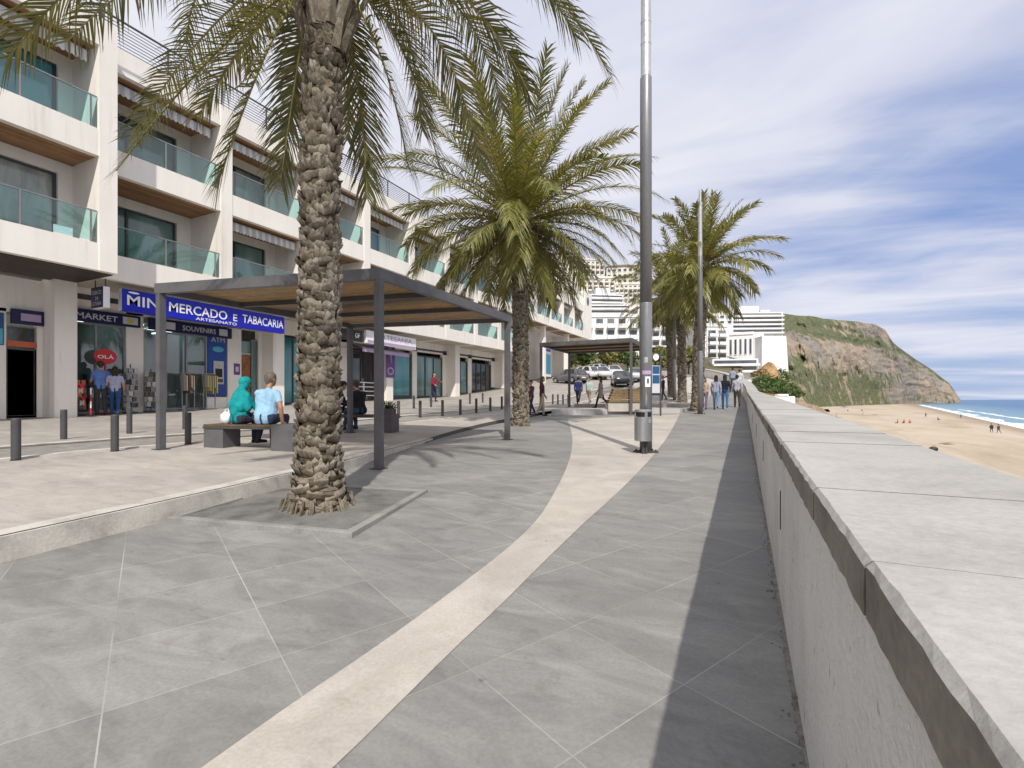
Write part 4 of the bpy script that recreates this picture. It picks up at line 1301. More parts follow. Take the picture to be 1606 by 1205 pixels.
# blue shop panels under the far end of the building
for y, lab, mt in ((45.5, 'dark blue tall advertising panel beneath the far soffit', 'poster_blue'), (52.5, 'light blue advertising panel beneath the far soffit, beyond the dark one', 'cyan')):
    z = gz(y)
    e = empty('advertising_panel', (-20.6, y, z)); tag(e, lab, 'sign')
    mb = MB(); mb.box(-.08, .08, -1.3, 1.3, .4, 3.9); mb.build('board', M['sign_white'], e)
    mb = MB(); mb.box(.081, .09, -1.1, 1.1, .7, 3.0); mb.build('print', M[mt], e)
    mb = MB(); mb.box(.081, .09, -1.1, 1.1, 3.3, 3.6); mb.build('lettering', M['sign_blue'], e)
    for yy in (-1.0, 1.0):
        mb = MB(); mb.box(-.05, .05, yy-.05, yy+.05, -.3, .4); mb.build('leg', M['galv'], e)

def balcony_chair(y, zfl, label, x=-19.0):
    e = empty('balcony_chair', (x, y, zfl+0.012*max(0, y-8.5))); tag(e, label, 'chair')
    mb = MB(); mb.box(-.22, .22, -.22, .22, .42, .46); mb.build('seat', M['sign_white'], e)
    mb = MB(); mb.box(-.22, -.18, -.22, .22, .46, .98); mb.build('backrest', M['sign_white'], e)
    for sx_ in (-1, 1):
        for sy in (-1, 1):
            mb = MB(); mb.box(sx_*.2-.015, sx_*.2+.015, sy*.2-.015, sy*.2+.015, 0, .42); mb.build('leg', M['sign_white'], e)
balcony_chair(7.2, Z1+.30, 'white chair on the lowest left balcony behind the glass', -17.9)
balcony_chair(11.55, Z2+.30, 'white chair on the upper balcony right of the first party wall')
balcony_chair(15.3, Z1+.30, 'white chair on the lower balcony above the blue sign')
# ------------------------------------------------------------------ pergolas
def pergola(x0, x1, y0, y1, zf, ztop, label, sk=0.0):
    cx, cy = (x0+x1)/2, (y0+y1)/2
    zb = zf(cx, cy)
    e = empty('pergola', (cx, cy, zb)); tag(e, label, 'pergola', 'slatted pergolas on the promenade')
    H = ztop-zb; hx, hy = (x1-x0)/2, (y1-y0)/2
    shear = lambda x, y, z: (x, y+sk*x, z)     # the plan is a slight parallelogram
    for sx_ in (-1, 1):
        for sy in (-1, 1):
            px_, py_ = sx_*(hx-.06), sy*(hy-.06)+sk*sx_*(hx-.06)
            b = zf(cx+px_, cy+py_)-zb
            mb = MB(); mb.box(px_-.055, px_+.055, py_-.055, py_+.055, b-.05, H-0.17)
            p = mb.build('post', M['post_metal'], e, bevel=.006)
            mb = MB(); mb.box(px_-.10, px_+.10, py_-.10, py_+.10, b-.01, b+.014); mb.build('base_plate', M['dark_metal'], p)
    mb = MB()
    mb.box(-hx, hx, -hy, -hy+.10, H-.17, H); mb.box(-hx, hx, hy-.10, hy, H-.17, H)
    mb.box(-hx, -hx+.10, -hy+.10, hy-.10, H-.17, H); mb.box(hx-.10, hx, -hy+.10, hy-.10, H-.17, H)
    mb.map(shear).build('frame', M['post_metal'], e)
    for k in (1, 2):
        y = -hy+2*hy*k/3
        mb = MB(); mb.box(-hx+.10, hx-.10, y-.04, y+.04, H-.15, H-.07); mb.map(shear).build('beam', M['dark_metal'], e)
    mb = MB(); y = -hy+.13; r_ = random.Random(int(cy*10))
    while y < hy-.12:
        z = r_.uniform(-.004, .004)
        mb.box(-hx+.1, hx-.1, y, y+.078, H-.06+z, H-.03+z); y += 0.094
    mb.map(shear).build('slats', M['slat'], e)
    return e
A_ = G(590, 735); B_ = G(800, 690); C_ = G(255, 705)
px0, px1 = C_.x-.06, (A_.x+B_.x)/2+.06; SK = (A_.y-C_.y)/(A_.x-C_.x); sh_ = -SK*(px1-px0)/2; py0, py1 = A_.y-.06+sh_, B_.y+.06+sh_
ztop = at(590, A_.y*CT-A_.x*ST, py=423).z
pergola(px0, px1, py0, py1, zg, ztop, 'large near pergola with grey posts and brown slatted roof over the two benches', SK)
q = at(846, 23.2, z=0)
pergola(q.x, q.x+4.4, q.y, q.y+4.3, zter, 3.92, 'farther smaller looking pergola on the raised terrace behind the second palm')

# ------------------------------------------------------------------ bollards
def bollard0():
    e = empty('bollard', (0, 0, 0))
    mb = MB(); mb.lathe((0, 0, 0), [(.055, -.15), (.055, .585), (.052, .60), (.04, .607)], 16); mb.build('post', M['dark_metal'], e, smooth=False)
    mb = MB(); mb.lathe((0, 0, 0), [(.062, .0), (.062, .012), (.056, .014)], 16); mb.build('collar', M['black'], e)
    return e
BN = [((25,722),'bollard at far left edge, closest of the road side row'),((180,708),'bollard left of the front pergola post, second from the left edge'),((295,697),'bollard just right of the left pergola post'),
      ((100,690),'bollard in front of the thick shop column'),((203,681),'bollard before the window with two customers'),((290,674),'bollard half hidden behind another, before the souvenir door'),
      ((625,655),'first bollard right of the near pergola front post'),((659,654),'bollard below the teal window right of the front post'),((694,652),'bollard below the person in the red top'),((722,650),'pale bollard below the slim white column'),((747,647),'bollard right of the pale one, before the dark windows'),((769,644),'third last bollard before the right pergola post'),((787,641),'last bollard left of the right pergola post'),
      ((649,641),'far kerb bollard under the left side of the teal window'),((676,639),'far kerb bollard under the right side of the teal window'),((737,634),'far kerb bollard right of the slim white column'),((757,632),'farthest far kerb bollard before the dark windows'),
      ((867,629),'small distant bollard left of the advertising panels'),((875,628),'small distant bollard under the light blue panel'),((883,627),'small distant bollard right of the light blue panel'),((891,626),'rightmost small distant bollard before the walkers')]
b0 = bollard0()
for i, (p, lab) in enumerate(BN):
    o = b0 if i == 0 else copy_tree(b0)
    g = G(*p)
    if i >= 17: g = at(p[0], 30, z=0); g.z = zg(g.x, g.y)
    o.location = (g.x, g.y, zg(g.x, g.y))
    tag(o, lab, 'bollard', 'dark bollards along the road')

# ------------------------------------------------------------------ lamp posts, bin, sign post
lp_ = G(1013, 709, zwf); YL = lp_.y*CT-lp_.x*ST
LH = CH+(HY-122)/F*YL-zw(lp_.y)
def lamp_post(loc_, label, plates=True):
    e = empty('lamp_post', loc_); tag(e, label, 'lamp post', 'tall grey lamp posts')
    mb = MB(); mb.lathe((0, 0, 0), [(.112, -.05), (.112, 2.75), (.11, 2.76)], 24); mb.build('lower_shaft', M['galv'], e, smooth=True)
    mb = MB(); mb.lathe((0, 0, 0), [(.108, 2.76), (.105, LH-.02), (.10, LH)], 24); mb.build('shaft', M['post_metal'] if False else M['galv_shaded'], e, smooth=True)
    mb = MB(); mb.lathe((0, 0, 0), [(.092, LH), (.092, LH+.6), (.096, LH+.6), (.096, LH+.65), (.092, LH+.65), (.091, LH+1.0), (.095, LH+1.0), (.095, LH+1.04), (.09, LH+1.04), (.088, LH+2.3), (.06, LH+2.34), (.05, LH+2.9), (.03, LH+2.93)], 24); mb.build('upper_shaft', M['galv_light'], e)
    mb = MB(); mb.lathe((0, 0, 0), [(.23, -.02), (.23, .015), (.15, .02)], 24); pl = mb.build('base_plate', M['rust'], e)
    for k in range(6):
        a = k*1.047; mb = MB(); mb.lathe((math.cos(a)*.18, math.sin(a)*.18, .015), [(.018, 0), (.018, .03), (.012, .035)], 6); mb.build('bolt', M['dark_metal'], pl)
    return e
M['galv_shaded'] = pm('shaded_shaft_grey', (0.235, 0.235, 0.24), 0.42, 0.4, 0.12, 2.5, 30, 0.05, stretch=(1, 1, .2))  # darker than the lower shaft: the pole's lighting difference put into its colour
M['rust'] = pm('rusty_plate', (0.10, 0.07, 0.06), 0.8, 0.2, 0.3, 8, 40, 0.2)
l1 = lamp_post((lp_.x, lp_.y, zw(lp_.y)), 'tall grey lamp post with litter bin in front, standing on the cream path')
cd = Vector((ST, -CT, 0)) if False else Vector((-lp_.x, -lp_.y, 0)).normalized()   # towards the viewer
pr = Vector((-cd.y, cd.x, 0))
def arc_label(e, name, zc, hh, half, mat, r, face=None):
    mb = MB(); n = 10; fd = face or cd
    a0 = math.atan2(fd.y, fd.x)
    for i in range(n):
        a, b = a0-half+2*half*i/n, a0-half+2*half*(i+1)/n
        mb.quad((math.cos(a)*r, math.sin(a)*r, zc-hh/2), (math.cos(b)*r, math.sin(b)*r, zc-hh/2), (math.cos(b)*r, math.sin(b)*r, zc+hh/2), (math.cos(a)*r, math.sin(a)*r, zc+hh/2))
    return mb.build(name, M[mat], e)
arc_label(l1, 'sticker', 1.30, .19, .45, 'sign_white', .1135, (cd+pr*.35).normalized())
arc_label(l1, 'sticker', 1.47, .07, .8, 'lilac', .1135, (cd+pr*.2).normalized())
arc_label(l1, 'sticker', 1.70, .10, .3, 'galv_light', .1135, cd)
arc_label(l1, 'sticker', 1.31, .09, .16, 'dark_metal', .1142, (cd+pr*.35).normalized())
f2 = at(1098, 21.3, z=0)
l2 = lamp_post((f2.x, f2.y, zter(f2.x, f2.y)), 'tall pale lamp post in front of the thick palm trunk')
f3 = at(1058, 33, z=0)
l3 = lamp_post((f3.x, f3.y, zter(f3.x, f3.y)), 'farthest thin lamp post among the palm trio')
# bin
bp = lp_+cd*.30-pr*.045
be = empty('litter_bin', (bp.x, bp.y, zw(bp.y))); tag(be, 'brushed steel cylindrical litter bin fixed beside the tall lamp post', 'litter bin')
mb = MB(); mb.lathe((0, 0, 0), [(.03, -.03), (.03, .24)], 10); mb.lathe((.05, .02, 0), [(.022, -.03), (.022, .24)], 10); mb.build('stand', M['dark_metal'], be)
mb = MB(); mb.lathe((0, 0, 0), [(.12, .235), (.152, .24), (.156, .25), (.156, .665), (.15, .67)], 28); mb.build('drum', M['steel'], be, smooth=False)
mb = MB(); mb.lathe((0, 0, 0), [(.135, .66), (.135, .765)], 24, cap=False); mb.build('opening', M['black'], be)
mb = MB(); mb.lathe((0, 0, 0), [(.156, .755), (.156, .785), (.14, .80), (.05, .805)], 28); mb.build('lid', M['steel'], be)
for k in range(4):
    a = k*math.pi/2+.5; mb = MB(); mb.obox((math.cos(a)*.148, math.sin(a)*.148, .71), (.012, .05, .11), a); mb.build('bracket', M['steel'], be)
a = math.atan2(cd.y, cd.x)+.8
mb = MB(); mb.obox((math.cos(a)*.158, math.sin(a)*.158, .6), (.006, .05, .07), a); mb.build('lock_plate', M['galv_light'], be)
# information sign post
sp_ = at(1036, 20.2, z=0); sz = zter(sp_.x, sp_.y)
e = empty('sign_post', (sp_.x, sp_.y, sz), TH); tag(e, 'slim dark signpost with blue and white beach information panel behind the lamp post', 'sign')
mb = MB(); mb.box(-.03, .03, -.03, .03, -.05, 2.75); mb.build('post', M['dark_metal'], e)
mb = MB(); mb.box(-.36, -.035, -.02, .02, .95, 2.1); pn = mb.build('panel', M['grey_letters'], e)
mb = MB(); mb.box(-.34, -.05, -.026, -.021, 1.75, 2.07); mb.build('print', M['poster_blue'], pn)
mb = MB(); mb.box(-.34, -.05, -.026, -.021, 1.35, 1.7); mb.build('print', M['poster_blue'], pn)
mb = MB(); mb.box(-.36, -.035, -.022, .022, .86, .95); mb.build('frame', M['black'], pn)
mb = MB()
for k in range(16):
    a, b = 2*math.pi*k/16, 2*math.pi*(k+1)/16
    mb.add([(-.2, -.03, 2.45), (-.2+math.cos(a)*.12, -.03, 2.45+math.sin(a)*.14), (-.2+math.cos(b)*.12, -.03, 2.45+math.sin(b)*.14)], [(0, 1, 2)])
mb.build('round_plate', M['sign_white'], e)

# ------------------------------------------------------------------ benches
M['concrete_dark'] = pm('dark_concrete', (0.115, 0.112, 0.118), 0.75, 0, 0.14, 4, 60, 0.15)
def bench(loc_, rz, Ln, label, blk=(.44, .46)):
    e = empty('bench', loc_, rz); tag(e, label, 'bench', 'benches under the near pergola')
    h = Ln/2
    mb = MB(); mb.box(-h+.01, -h+.42, -.21, .21, -.04, .355); mb.build('leg', M['concrete_dark'], e, bevel=.008)
    mb = MB(); mb.box(h-blk[0], h, -.24, .24, -.04, .45); mb.build('end_block', M['concrete_dark'], e, bevel=.008)
    mb = MB(); mb.box(-h, h-blk[0]-.004, -.225, .225, .358, .40); mb.build('seat_frame', M['dark_metal'], e, bevel=.004)
    for k in range(4):
        y = -.215+k*.11
        mb = MB(); mb.box(-h+.01, h-blk[0]-.01, y, y+.095, .402, .437); mb.build('slat', M['bench_wood'], e, bevel=.004)
    return e
bl = G(317, 702); br_ = G(460, 709)
bc = (bl+br_)/2; brz = math.atan2(br_.y-bl.y, br_.x-bl.x)
bz = zg(bc.x, bc.y)
fw = Vector((-math.sin(brz), math.cos(brz), 0))
bc = bc+fw*.23
BENCH1 = bench((bc.x, bc.y, bz), brz, (br_-bl).length, 'dark bench with a couple seated on it, seen from behind')
b2r = G(617, 678); b2c = b2r+Vector((-1.05, -.3, 0)); b2z = zg(b2c.x, b2c.y)
BENCH2 = bench((b2c.x, b2c.y, b2z), math.atan2(.3, 1.05), 2.3, 'dark bench partly behind the near palm trunk, with two people and planter end')
# planter on the end of the second bench
pb2 = b2c+Vector((.9, .28, 0))
e = empty('planter_box', (pb2.x, pb2.y, b2z+.45), .25); tag(e, 'small leafy plant in a low box on the end of the second bench', 'planter')
mb = MB(); mb.box(-.16, .16, -.14, .14, 0, .14); mb.build('box', M['concrete_dark'], e, bevel=.006)
mb = MB(); r_ = random.Random(2)
for k in range(140):
    d = Vector((r_.gauss(0, 1), r_.gauss(0, 1), abs(r_.gauss(0, 1))+.2)).normalized(); p = Vector((r_.uniform(-.1, .1), r_.uniform(-.1, .1), .13))+d*r_.uniform(.02, .2)
    s_ = d.cross(Vector((r_.random(), r_.random(), r_.random()))).normalized()*.022
    mb.add([p-s_, p+s_, p+d*.09], [(0, 1, 2)])
mb.build('foliage', M['bush'], e)
# timber lounger on stepped plinth far ahead
wb = at(979, 21.8, z=0); wz = zter(wb.x, wb.y)
e = empty('timber_bench', (wb.x, wb.y, wz), TH); tag(e, 'orange timber slatted bench on a pale plinth beneath the far pergola', 'bench')
mb = MB(); mb.box(-.78, .95, -.3, .4, -.1, .26); mb.build('plinth', M['cream'], e, bevel=.01)
mb = MB(); mb.box(-.76, .92, -.26, .36, .262, .32); mb.build('frame', M['dark_metal'], e)
for k in range(5):
    z = .33+k*.12; mb = MB(); mb.box(-.72+.05*k, .9, -.24+.012*k, .34, z, z+.105); mb.build('slat', M['orange_wood'], e, bevel=.01)

# ------------------------------------------------------------------ people
def skin_m(name, c): return pm(name, c, 0.5, 0, 0.08, 6, 60, 0.03)
def cloth_m(name, c): return pm(name, c, 0.85, 0, 0.16, 7, 90, 0.25, 0.006)
MC = {}
def cloth(c):
    k = tuple(round(x, 3) for x in c)
    if k not in MC: MC[k] = cloth_m('cloth', k)
    return MC[k]
SK = {'light': skin_m('skin_light', (0.46, 0.27, 0.19)), 'tan': skin_m('skin_tan', (0.36, 0.19, 0.12)), 'dark': skin_m('skin_dark', (0.2, 0.1, 0.065))}
SHOE = cloth_m('shoe', (0.025, 0.023, 0.025))
HAIRM = {}
def hairm(c):
    if c not in HAIRM: HAIRM[c] = pm('hair', c, 0.7, 0, 0.35, 12, 90, 0.5, 0.01, stretch=(1, 1, .3))
    return HAIRM[c]

def cap(mb, p0, r0, p1, r1, n=10, m=4):
    p0, p1 = Vector(p0), Vector(p1); d = p1-p0
    ln = d.length
    d = d/ln if ln > 1e-6 else Vector((0, 0, 1))
    s = d.orthogonal().normalized(); q = d.cross(s)
    rings = []
    for i in range(m+1):
        a = math.pi/2*(1-i/m); rings.append((p0-d*r0*math.sin(a), r0*math.cos(a)))
    for i in range(m+1):
        a = math.pi/2*i/m; rings.append((p1+d*r1*math.sin(a), r1*math.cos(a)))
    vs = []; fs = []
    for c, r in rings:
        for j in range(n):
            t = 2*math.pi*j/n; vs.append(c+(s*math.cos(t)+q*math.sin(t))*max(r, 1e-4))
    for i in range(len(rings)-1):
        for j in range(n): fs.append((i*n+j, i*n+(j+1) % n, (i+1)*n+(j+1) % n, (i+1)*n+j))
    fs.append(tuple(range(n-1, -1, -1))); fs.append(tuple((len(rings)-1)*n+j for j in range(n)))
    mb.add(vs, fs)

def solid(mb, voxel, smooth_it=4):
    me = bpy.data.meshes.new('tmp'); me.from_pydata(mb.v, [], mb.f)
    o = bpy.data.objects.new('tmp', me); COL.objects.link(o)
    r = o.modifiers.new('r', 'REMESH'); r.mode = 'VOXEL'; r.voxel_size = voxel; r.adaptivity = 0
    s = o.modifiers.new('s', 'SMOOTH'); s.factor = 0.5; s.iterations = smooth_it
    dg = bpy.context.evaluated_depsgraph_get(); dg.update()
    out = bpy.data.meshes.new_from_object(o.evaluated_get(dg))
    bpy.data.objects.remove(o); bpy.data.meshes.remove(me)
    return out

def person(label, loc_, rz, h=1.72, top=(0.3, 0.3, 0.3), bot=(0.05, 0.07, 0.12), skin='light', hair=(0.03, 0.02, 0.015), pose='stand', stride=0.3,
           arms=(0.25, -0.25), elbows=(0.25, 0.25), sleeve='long', longhair=False, voxel=0.012, lean=0.0, head_turn=0.0, head_nod=0.0, fat=1.0, group=None, scarf=None, fingers=True, seat=0.45, brace=None, shoes=None, skirt=None, bag=None):
    e = empty('person', loc_, rz); tag(e, label, 'person', group)
    k = h/1.72
    J = {}
    prims = []    # (p0, r0, p1, r1, region)
    def add(p0, r0, p1, r1, reg): prims.append((Vector(p0)*k, r0*k, Vector(p1)*k, r1*k, reg))
    pz = (seat/k+0.11) if pose == 'sit' else 0.95-0.03*abs(stride)
    sl, cl = math.sin(lean), math.cos(lean)
    def tor(x, y, z):   # torso point, z above the pelvis, leaning forward
        return Vector((x, y*cl+z*sl, pz+z*cl-y*sl))
    w = fat
    add(tor(-.075, 0, 0), .105*w, tor(.075, 0, 0), .105*w, 'bot')
    add(tor(-.06, .0, .0), .11*w, tor(-.055, .01, .18), .10*w, 'top2'); add(tor(.06, .0, .0), .11*w, tor(.055, .01, .18), .10*w, 'top2')
    add(tor(-.055, .01, .18), .10*w, tor(-.075, .0, .36), .105*w, 'top'); add(tor(.055, .01, .18), .10*w, tor(.075, .0, .36), .105*w, 'top')
    add(tor(-.12, -.005, .44), .068, tor(.12, -.005, .44), .068, 'top')
    add(tor(0, -.01, .44), .09, tor(0, .005, .51), .055, 'top')
    add(tor(0, .0, .50), .052, tor(0, .02, .60), .05, 'skin')
    hc = tor(0, .035, .685); Rz = Matrix.Rotation(head_turn, 3, 'Z') @ Matrix.Rotation(-head_nod-lean*0.5, 3, 'X')
    def hd(x, y, z): return hc+Rz @ Vector((x, y, z))
    add(hd(0, -.015, .025), .085, hd(0, .01, .035), .083, 'skin'); add(hd(0, .02, -.02), .068, hd(0, .045, -.07), .042, 'skin')
    add(hd(0, .085, .005), .011, hd(0, .10, -.022), .015, 'skin'); add(hd(-.02, .082, -.055), .012, hd(.02, .082, -.055), .012, 'skin')
    for sx_ in (-1, 1): add(hd(sx_*.085, -.005, .01), .016, hd(sx_*.086, -.008, -.022), .012, 'skin')
    # arms
    for i, sx_ in enumerate((-1, 1)):
        sh = tor(sx_*.175, -.01, .43)
        if brace and brace[i] is not None:
            hand = Vector(brace[i])/k; mid = (sh+hand)/2
            el = mid+Vector((sx_*.06, -.07, 0)); d2 = (hand-el).normalized()
        else:
            a = arms[i]; b = a+elbows[i]
            el = sh+Vector((sx_*.06, math.sin(a)*.285, -math.cos(a)*.28))
            d2 = Vector((-sx_*.08*max(0, elbows[i]), math.sin(b), -math.cos(b))).normalized(); hand = el+d2*.25
        slv = 'top'
        add(sh, .062, sh.lerp(el, .55), .052, 'top'); add(sh.lerp(el, .55), .047 if sleeve == 'short' else .05, el, .042, 'skin' if sleeve == 'short' else 'top')
        add(el, .041, hand, .029, 'top' if sleeve == 'long' else 'skin')
        d = (hand-el).normalized(); sd = Vector((sx_, 0, 0)); sd = (sd-d*sd.dot(d)).normalized(); nn = d.cross(sd)
        if brace and brace[i] is not None: d = Vector((0.15*sx_, .75, -.25)).normalized(); sd = Vector((1, 0, 0)); sd = (sd-d*sd.dot(d)).normalized(); nn = d.cross(sd)
        # palm lies in the plane of d and nn-ish; thumb forward
        fwd = Vector((0, 1, 0)); fwd = fwd-d*fwd.dot(d)
        if fwd.length < .2: fwd = sd.copy()
        fwd.normalize(); lat = d.cross(fwd)
        for q in (-.022, 0, .022): add(hand+fwd*q+d*.01, .019, hand+fwd*q+d*.075, .017, 'skin')
        if fingers:
            for q, ln in ((-.030, .06), (-.010, .078), (.011, .082), (.031, .07)):
                p0 = hand+fwd*q+d*.085; p1 = p0+(d*.9+lat*(-.25*sx_))*ln*.5; p2 = p1+(d*.7-lat*.7*sx_)*ln*.5
                add(p0, .0105, p1, .010, 'skin'); add(p1, .010, p2, .0085, 'skin')
            t0 = hand+fwd*.035+d*.02; t1 = t0+(fwd*.8+d*.6)*.035; t2 = t1+(fwd*.3+d*.9)*.032
            add(t0, .013, t1, .012, 'skin'); add(t1, .012, t2, .009, 'skin')
        J['hand%d' % i] = hand
    # legs
    for i, sx_ in enumerate((-1, 1)):
        hp = Vector((sx_*.088, 0, pz-.02))
        if pose == 'sit':
            kn = hp+Vector((sx_*.04, .43, .02)); an = Vector((kn.x+sx_*.0, kn.y+(.05-.12*i)+stride, .08))
            an = kn+(an-kn).normalized()*min(.44, (an-kn).length)
        else:
            a = stride*(1 if i == 0 else -1); b = a-(.12+max(0, -a)*1.0)
            kn = hp+Vector((sx_*.005, math.sin(a)*.43, -math.cos(a)*.43)); an = kn+Vector((0, math.sin(b)*.42, -math.cos(b)*.42))
        lb = 'bot' if skirt is None else ('top' if skirt == 'coat' else 'bot')
        add(hp, .092*w, hp.lerp(kn, .5), .078, 'bot'); add(hp.lerp(kn, .5), .078, kn, .058, 'bot'); add(kn, .058, kn.lerp(an, .35), .056, 'bot'); add(kn.lerp(an, .35), .056, an, .043, 'bot')
        tilt_ = 0
        ft = Vector((0, .165, -.035))
        if pose != 'sit':
            bb = (kn-an).normalized(); ang = math.atan2(bb.y, bb.z); ft = Vector((0, math.cos(-ang*.6)*.165, -.035-max(0, ang)*.02))
        add(an+Vector((0, -.03, -.045)), .036, an+Vector((0, .05, -.03)), .042, 'shoe'); add(an+Vector((0, .05, -.035)), .04, an+ft+Vector((sx_*.012, 0, -.01)), .03, 'shoe')
        J['knee%d' % i] = kn
    if skirt == 'coat':
        for sx_ in (-1, 1): add(tor(sx_*.07, 0, .1), .115, Vector((sx_*.085, .0, pz-.28)), .125, 'top')
    mb = MB()
    for p0, r0, p1, r1, reg in prims: cap(mb, p0, r0, p1, r1, 10, 3)
    me = solid(mb, voxel)
    # drop so the feet meet the ground
    if pose != 'sit':
        zmin = min(v.co.z for v in me.vertices)
        for v in me.vertices: v.co.z -= zmin
        dzz = -zmin
    else: dzz = 0
    mats = [SK[skin], cloth(top), cloth(bot), shoes or SHOE]
    for m in mats: me.materials.append(m)
    ridx = {'skin': 0, 'top': 1, 'bot': 2, 'shoe': 3, 'top2': 1}
    segs = [(p0, r0, p1-p0, r1, (p1-p0).length_squared, ridx[reg]) for p0, r0, p1, r1, reg in prims]
    # cheap nearest-primitive material assignment
    vm = []
    for v in me.vertices:
        c = v.co-Vector((0, 0, dzz)); best = 9; bi = 0
        for p0, r0, d, r1, l2, ri in segs:
            t = max(0, min(1, (c-p0).dot(d)/l2)) if l2 > 1e-9 else 0
            dd = (c-p0-d*t).length-(r0+(r1-r0)*t)
            if dd < best: best = dd; bi = ri
        vm.append(bi)
    if voxel < .015:
        nrm = [v.normal.copy() for v in me.vertices]
        for v, ri, nv in zip(me.vertices, vm, nrm):
            if ri in (1, 2):
                c = v.co
                f_ = mn.noise(Vector((c.x*16, c.y*16, c.z*7)))+.6*mn.noise(Vector((c.x*9+c.z*14, c.y*9, c.z*16+5)))
                v.co = c+nv*(.004+.0085*f_)
    for p in me.polygons:
        p.use_smooth = True; p.material_index = vm[p.vertices[0]]
    me.name = 'body'
    o = bpy.data.objects.new('body', me); COL.objects.link(o); o.parent = e
    Z = Vector((0, 0, dzz))
    H = lambda x, y, z: hd(x, y, z)*k+Z
    # eyes
    if voxel < 0.015:
        for sx_ in (-1, 1):
            mb = MB(); c = H(sx_*.033, .083, .02); mb.ell(c, (.011*k, .008*k, .008*k), 8, 6); mb.build('eye', M['black'], e, smooth=True)
    if scarf is None:
        mb = MB()
        cap(mb, H(0, -.03, .045), .093*k, H(0, -.002, .058), .088*k, 12, 4)
        cap(mb, H(0, -.055, -.0), .068*k, H(0, -.05, -.045), .052*k, 10, 3)
        for sx_ in (-1, 1): cap(mb, H(sx_*.07, -.03, .03), .03*k, H(sx_*.068, -.03, -.01), .02*k, 8, 3)
        if longhair: 
            for sx_ in (-1, 0, 1): cap(mb, H(sx_*.045, -.055, .0), .055*k, H(sx_*.05, -.085, -.2), .04*k, 10, 3)
        hm = solid(mb, max(voxel, .012), 3)
        rr = random.Random(int(h*1000)+len(label))
        for v in hm.vertices:
            v.co += v.normal*0.006*mn.noise(v.co*60)
        for p in hm.polygons: p.use_smooth = True
        hm.materials.append(hairm(hair))
        ho = bpy.data.objects.new('hair', hm); COL.objects.link(ho); ho.parent = e
    else:
        mb = MB()
        cap(mb, H(0, -.025, .04), .105*k, H(0, .0, .045), .10*k, 12, 4); cap(mb, H(0, -.02, -.06), .088*k, H(0, -.0, .0), .095*k, 12, 4)
        T = lambda x, y, z: tor(x, y, z)*k+Z
        cap(mb, T(0, -.02, .60), .075*k, T(0, -.05, .38), .14*k); cap(mb, T(-.09, -.02, .46), .085*k, T(-.11, -.05, .22), .11*k); cap(mb, T(.09, -.02, .46), .085*k, T(.11, -.05, .22), .11*k)
        cap(mb, T(0, -.05, .38), .14*k, T(0, -.05, .12), .13*k)
        for i, sx_ in enumerate((-1, 1)):
            cap(mb, T(sx_*.17, -.01, .44), .075*k, T(sx_*.20, .03, .20), .075*k)
        hm = solid(mb, .014, 4)
        for v in hm.vertices:
            c = v.co
            f = max(0, (T(0, 0, .55).z-c.z))
            v.co += v.normal*((0.020*mn.noise(Vector((c.x*15, c.y*15, c.z*5)))+.012*mn.noise(Vector((c.x*8+c.z*12, c.y*20, c.z*12))))*min(1, f*4+.25))
        # open the face
        bm = bmesh.new(); bm.from_mesh(hm)
        fc = H(0, .11, .0)
        bmesh.ops.delete(bm, geom=[v for v in bm.verts if (v.co-fc).length < .07*k], context='VERTS')
        bm.to_mesh(hm); bm.free()
        for p in hm.polygons: p.use_smooth = True
        hm.materials.append(cloth(scarf))
        ho = bpy.data.objects.new('headscarf', hm); COL.objects.link(ho); ho.parent = e
    return e

# bench couple: seated facing away from the viewer, over the far side of the bench
def bpt(u, v=0.0):   # along the bench, across it
    return Vector((bc.x, bc.y, 0))+Vector((math.cos(brz), math.sin(brz), 0))*u+fw*v
Lb = (br_-bl).length
def bu(px, dY=0.0):  # bench coordinate from a horizontal picture position
    best = min((abs((lambda p: CX+F*(p.x*CT+p.y*ST)/(p.y*CT-p.x*ST))(bpt(u/100*Lb-Lb/2))-px), u) for u in range(0, 101))
    return best[1]/100*Lb-Lb/2
u1 = bu(375); u2 = bu(416)
p = bpt(u1, -.02); person('seated woman in teal headscarf and teal coat, on the left of the bench', (p.x, p.y, bz), brz-.25, 1.62, (0.0, 0.26, 0.27), (0.03, 0.035, 0.06), pose='sit', stride=-.06, arms=(.5, .5), elbows=(.6, .6), voxel=.0095, lean=.16, head_turn=-.5, scarf=(0.0, 0.28, 0.29), fat=1.12, seat=.44, skin='tan')
p = bpt(u2, 0); person('seated grey haired man in light blue shirt leaning on one arm, on the bench', (p.x, p.y, bz), brz+.12, 1.78, (0.30, 0.50, 0.68), (0.03, 0.045, 0.09), pose='sit', stride=-.05, arms=(.55, .2), elbows=(.7, .2), voxel=.0095, lean=.20, head_turn=-.35, sleeve='short', hair=(0.16, 0.13, 0.11), fat=1.25, seat=.44, skin='tan', brace=(None, (.34, -.02, .47)))
# white carrier bag beside her
p = bpt(u1-.28, -.0)
e = empty('bag', (p.x, p.y, bz+.44)); tag(e, 'crumpled white bag on the bench left of the woman in teal', 'bag')
mb = MB(); mb.ell((0, 0, .10), (.12, .09, .12), 12, 8)
mb.v = [(x*(1+.25*mn.noise(Vector((x*20, y*20, z*20)))), y*(1+.25*mn.noise(Vector((x*20, z*20, 3)))), z*(1+.2*mn.noise(Vector((x*18, y*18, z*18))))) for x, y, z in mb.v]
mb.build('sack', M['sign_white'], e, smooth=True); mb = MB(); mb.tube([(-.05, 0, .18), (-.04, .01, .26), (.03, .02, .27), (.05, .01, .18)], .008, 6); mb.build('handle', M['sign_white'], e)
